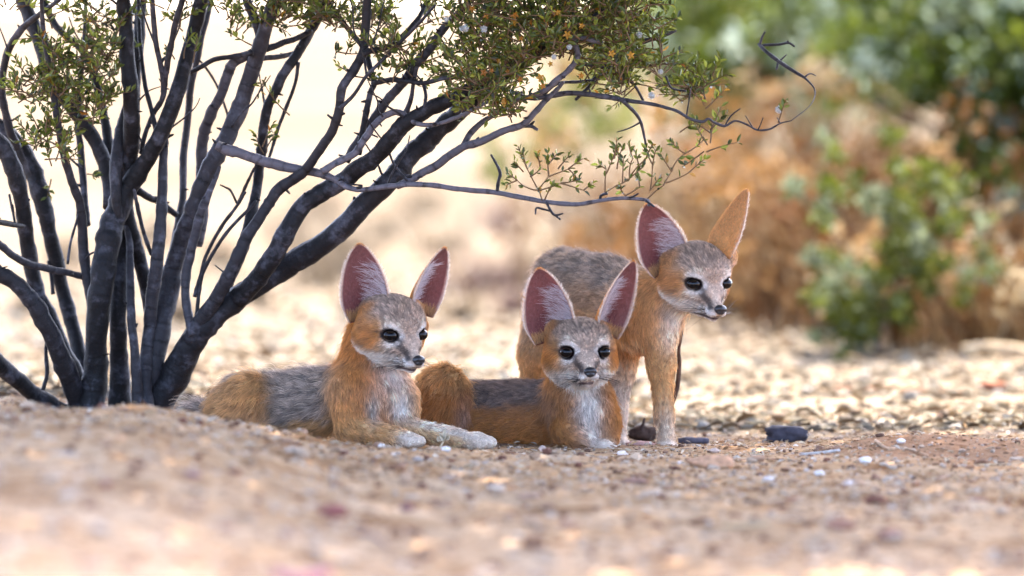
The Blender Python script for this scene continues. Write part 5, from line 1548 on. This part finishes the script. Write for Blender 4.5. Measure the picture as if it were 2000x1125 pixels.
for i, (px, py, r, col) in enumerate([(1240, 943, (26, 16, 7), (.30, .16, .11)), (1135, 950, (18, 12, 6), (.26, .12, .08)), (1550, 978, (16, 12, 8), (.34, .16, .09)), (1712, 982, (22, 14, 9), (.18, .07, .045)), (1640, 1030, (26, 16, 12), (.34, .17, .11)), (1738, 1046, (24, 18, 12), (.27, .11, .07)), (1910, 982, (22, 12, 7), (.26, .13, .09)), (205, 941, (11, 9, 8), (.20, .06, .045)), (375, 936, (18, 10, 7), (.30, .17, .16)), (450, 922, (24, 12, 7), (.36, .18, .10)), (650, 1012, (28, 18, 14), (.22, .075, .06)), (562, 1034, (18, 12, 8), (.32, .14, .09)), (795, 1006, (14, 10, 8), (.24, .11, .10)), (295, 1104, (30, 18, 14), (.28, .12, .08)), (175, 1060, (26, 14, 8), (.42, .24, .15)), (445, 1030, (18, 12, 6), (.36, .2, .14)), (1035, 985, (22, 12, 6), (.4, .24, .16)), (880, 940, (20, 12, 6), (.45, .28, .19)), (1480, 905, (16, 10, 7), (.35, .2, .12)), (1110, 1040, (22, 12, 7), (.4, .22, .14))]):
    y = ypx(py, float(zg_macro(np.array(W1(px, py, -1.5)[0]), np.array(-1.5))))
    lump('clod', 'small dark reddish clod on the foreground soil', 'clod', px, py, y, r, col, 30 + i, group='dark clods on the foreground soil', sink=.3)
stick('dark_twig', 'short dark twig on the foreground soil beside a reddish clod', [(700, 1022, -2.0), (728, 1030, -2.05), (758, 1036, -2.1)], (9, 6), (.15, .09, .10))
for i, (px, py, r) in enumerate([(1060, 868, (7, 6, 7)), (1215, 880, (10, 8, 6)), (1395, 880, (9, 7, 5)), (1690, 905, (12, 9, 7)), (1600, 925, (10, 8, 6)), (1760, 880, (9, 7, 5)), (1660, 950, (14, 9, 7)), (980, 890, (10, 7, 5)), (870, 895, (9, 7, 5)), (1500, 935, (11, 8, 6)), (1330, 915, (9, 7, 6)), (745, 880, (9, 7, 5))]):
    y = ypx(py, float(zg_macro(np.array(W1(px, py, -.3)[0]), np.array(-.3))))
    lump('pebble', 'small pale pebble on the grit around the foxes', 'pebble', px, py, y, r, random.choice([(.68, .56, .48), (.58, .42, .33), (.75, .68, .62)]), 70 + i, group='pale pebbles around the foxes', sink=.2)

# dead leaves
def dead_leaf(name, label, px, py, y, L, wd, ang, col, curl=.5, z=.004):
    n = 9
    c = W1(px, py, y); s = mm(y)
    c[2] = float(zg(c[0], y)) + z
    t = np.linspace(-1, 1, n)
    wv = (1 - t ** 2) ** .6 * wd * .5 * s
    V = []
    for k, tt in enumerate(t):
        for j in (-1, -.5, 0, .5, 1):
            x_ = tt * L * .5 * s; y_ = j * wv[k]
            V.append((x_ * math.cos(ang) - y_ * math.sin(ang), x_ * math.sin(ang) + y_ * math.cos(ang), curl * wd * s * (.35 * j * j + .25 * tt * tt)))
    V = np.array(V) + c
    F = [(k * 5 + j, k * 5 + j + 1, k * 5 + j + 6, k * 5 + j + 5) for k in range(n - 1) for j in range(4)]
    V2 = V - np.array([0, 0, .0007]); m_ = len(V)
    F2 = F + [tuple(m_ + i for i in f[::-1]) for f in F]
    o = mesh_obj(name, np.vstack([V, V2]), F2, M_litter, colors=np.tile(np.array(col), (2 * m_, 1)))
    return tag(o, label, 'leaf')
dead_leaf('dry_leaf', 'large cream dry leaf on the foreground soil', 1455, 1042, ypx(1050), 100, 42, .3, (.50, .42, .27), curl=.35)
dead_leaf('dry_leaf', 'slim straw-coloured leaf on the foreground soil beside the cream leaf', 1562, 1028, ypx(1032), 100, 24, -.4, (.54, .43, .32), curl=.3)
dead_leaf('fallen_petals', 'blurred pink flower lying close on the foreground soil', 590, 1085, -2.95, 110, 60, .2, (.62, .26, .34), curl=.9, z=.012)
# crumpled dry flower head between the forepaws
c = W1(868, 858, -.075)
root = empty('dry_flower', (c[0], c[1], float(zg(c[0], c[1]))))
tag(root, 'crumpled cream dry flower beside the lying fox forepaws', 'flower')
rsf = np.random.default_rng(5)
for k in range(9):
    a = k / 9 * 6.283
    d = norm(np.array([math.cos(a) * .9, -.4 + .3 * math.sin(a), .25 + .9 * rsf.random()]))
    Vp = leaf_batch((c + rsf.normal(size=3) * .002)[None], d[None], norm(rsf.normal(size=(1, 3)) + np.array([[0, -1, 0]])), np.array([rsf.uniform(.007, .013)]), np.array([rsf.uniform(.004, .007)]), fold=.5)[0]
    V2 = Vp + np.array([0, .0007, 0])
    mesh_obj('petal', np.vstack([Vp, V2]), LEAF_F + [tuple(6 + i for i in f[::-1]) for f in LEAF_F], M_litter, root, colors=np.tile(np.array((.58, .49, .35)), (12, 1)))
Vs, Fs, al = tube(np.stack([np.array([c[0] - .01, c[1], root.location[2]]), c - np.array([.004, 0, .008]), c]), np.array([.0016, .0014, .0012]), 6)
mesh_obj('stalk', Vs, faces_list(Fs), M_litter, root, colors=np.tile(np.array((.6, .45, .28)), (len(Vs), 1)))

# the dead twig that pokes out of the grey-green shrub towards the foxes
tw = empty('dead_twig', W1(1480, 85, .1))
tag(tw, 'dark forked dead twig sticking out in front of the blurred shrub', 'twig')
for pts in [[(1482, 86, 7, .10), (1500, 104, 8, .08), (1530, 126, 8, .06), (1555, 142, 7, .05), (1575, 155, 5, .04), (1592, 178, 3, .03), (1582, 206, 2, .0), (1545, 236, 2, -.03)], [(1484, 90, 6, .1), (1488, 74, 5, .09), (1494, 62, 3, .08)], [(1490, 88, 6, .1), (1520, 87, 6, .09), (1540, 84, 5, .08), (1552, 91, 4, .08)], [(1530, 86, 4, .09), (1540, 80, 3, .08)], [(1520, 118, 5, .07), (1518, 130, 5, .06), (1516, 136, 4, .06)], [(1524, 118, 4, .07), (1536, 107, 3, .06)], [(1570, 152, 4, .04), (1582, 144, 3, .04), (1594, 148, 2, .04)]]:
    P = np.array([list(W1(a, b, d)) + [w_ * .5 * mm(d)] for a, b, w_, d in pts])
    C = catmull(P, 6)
    V, F, al = tube(C[:, :3], C[:, 3], 7, .15, 3)
    mesh_obj('twig', V, faces_list(F), M_bark, tw, attrs={'along': al, 'pale': np.full(len(V), .12)})
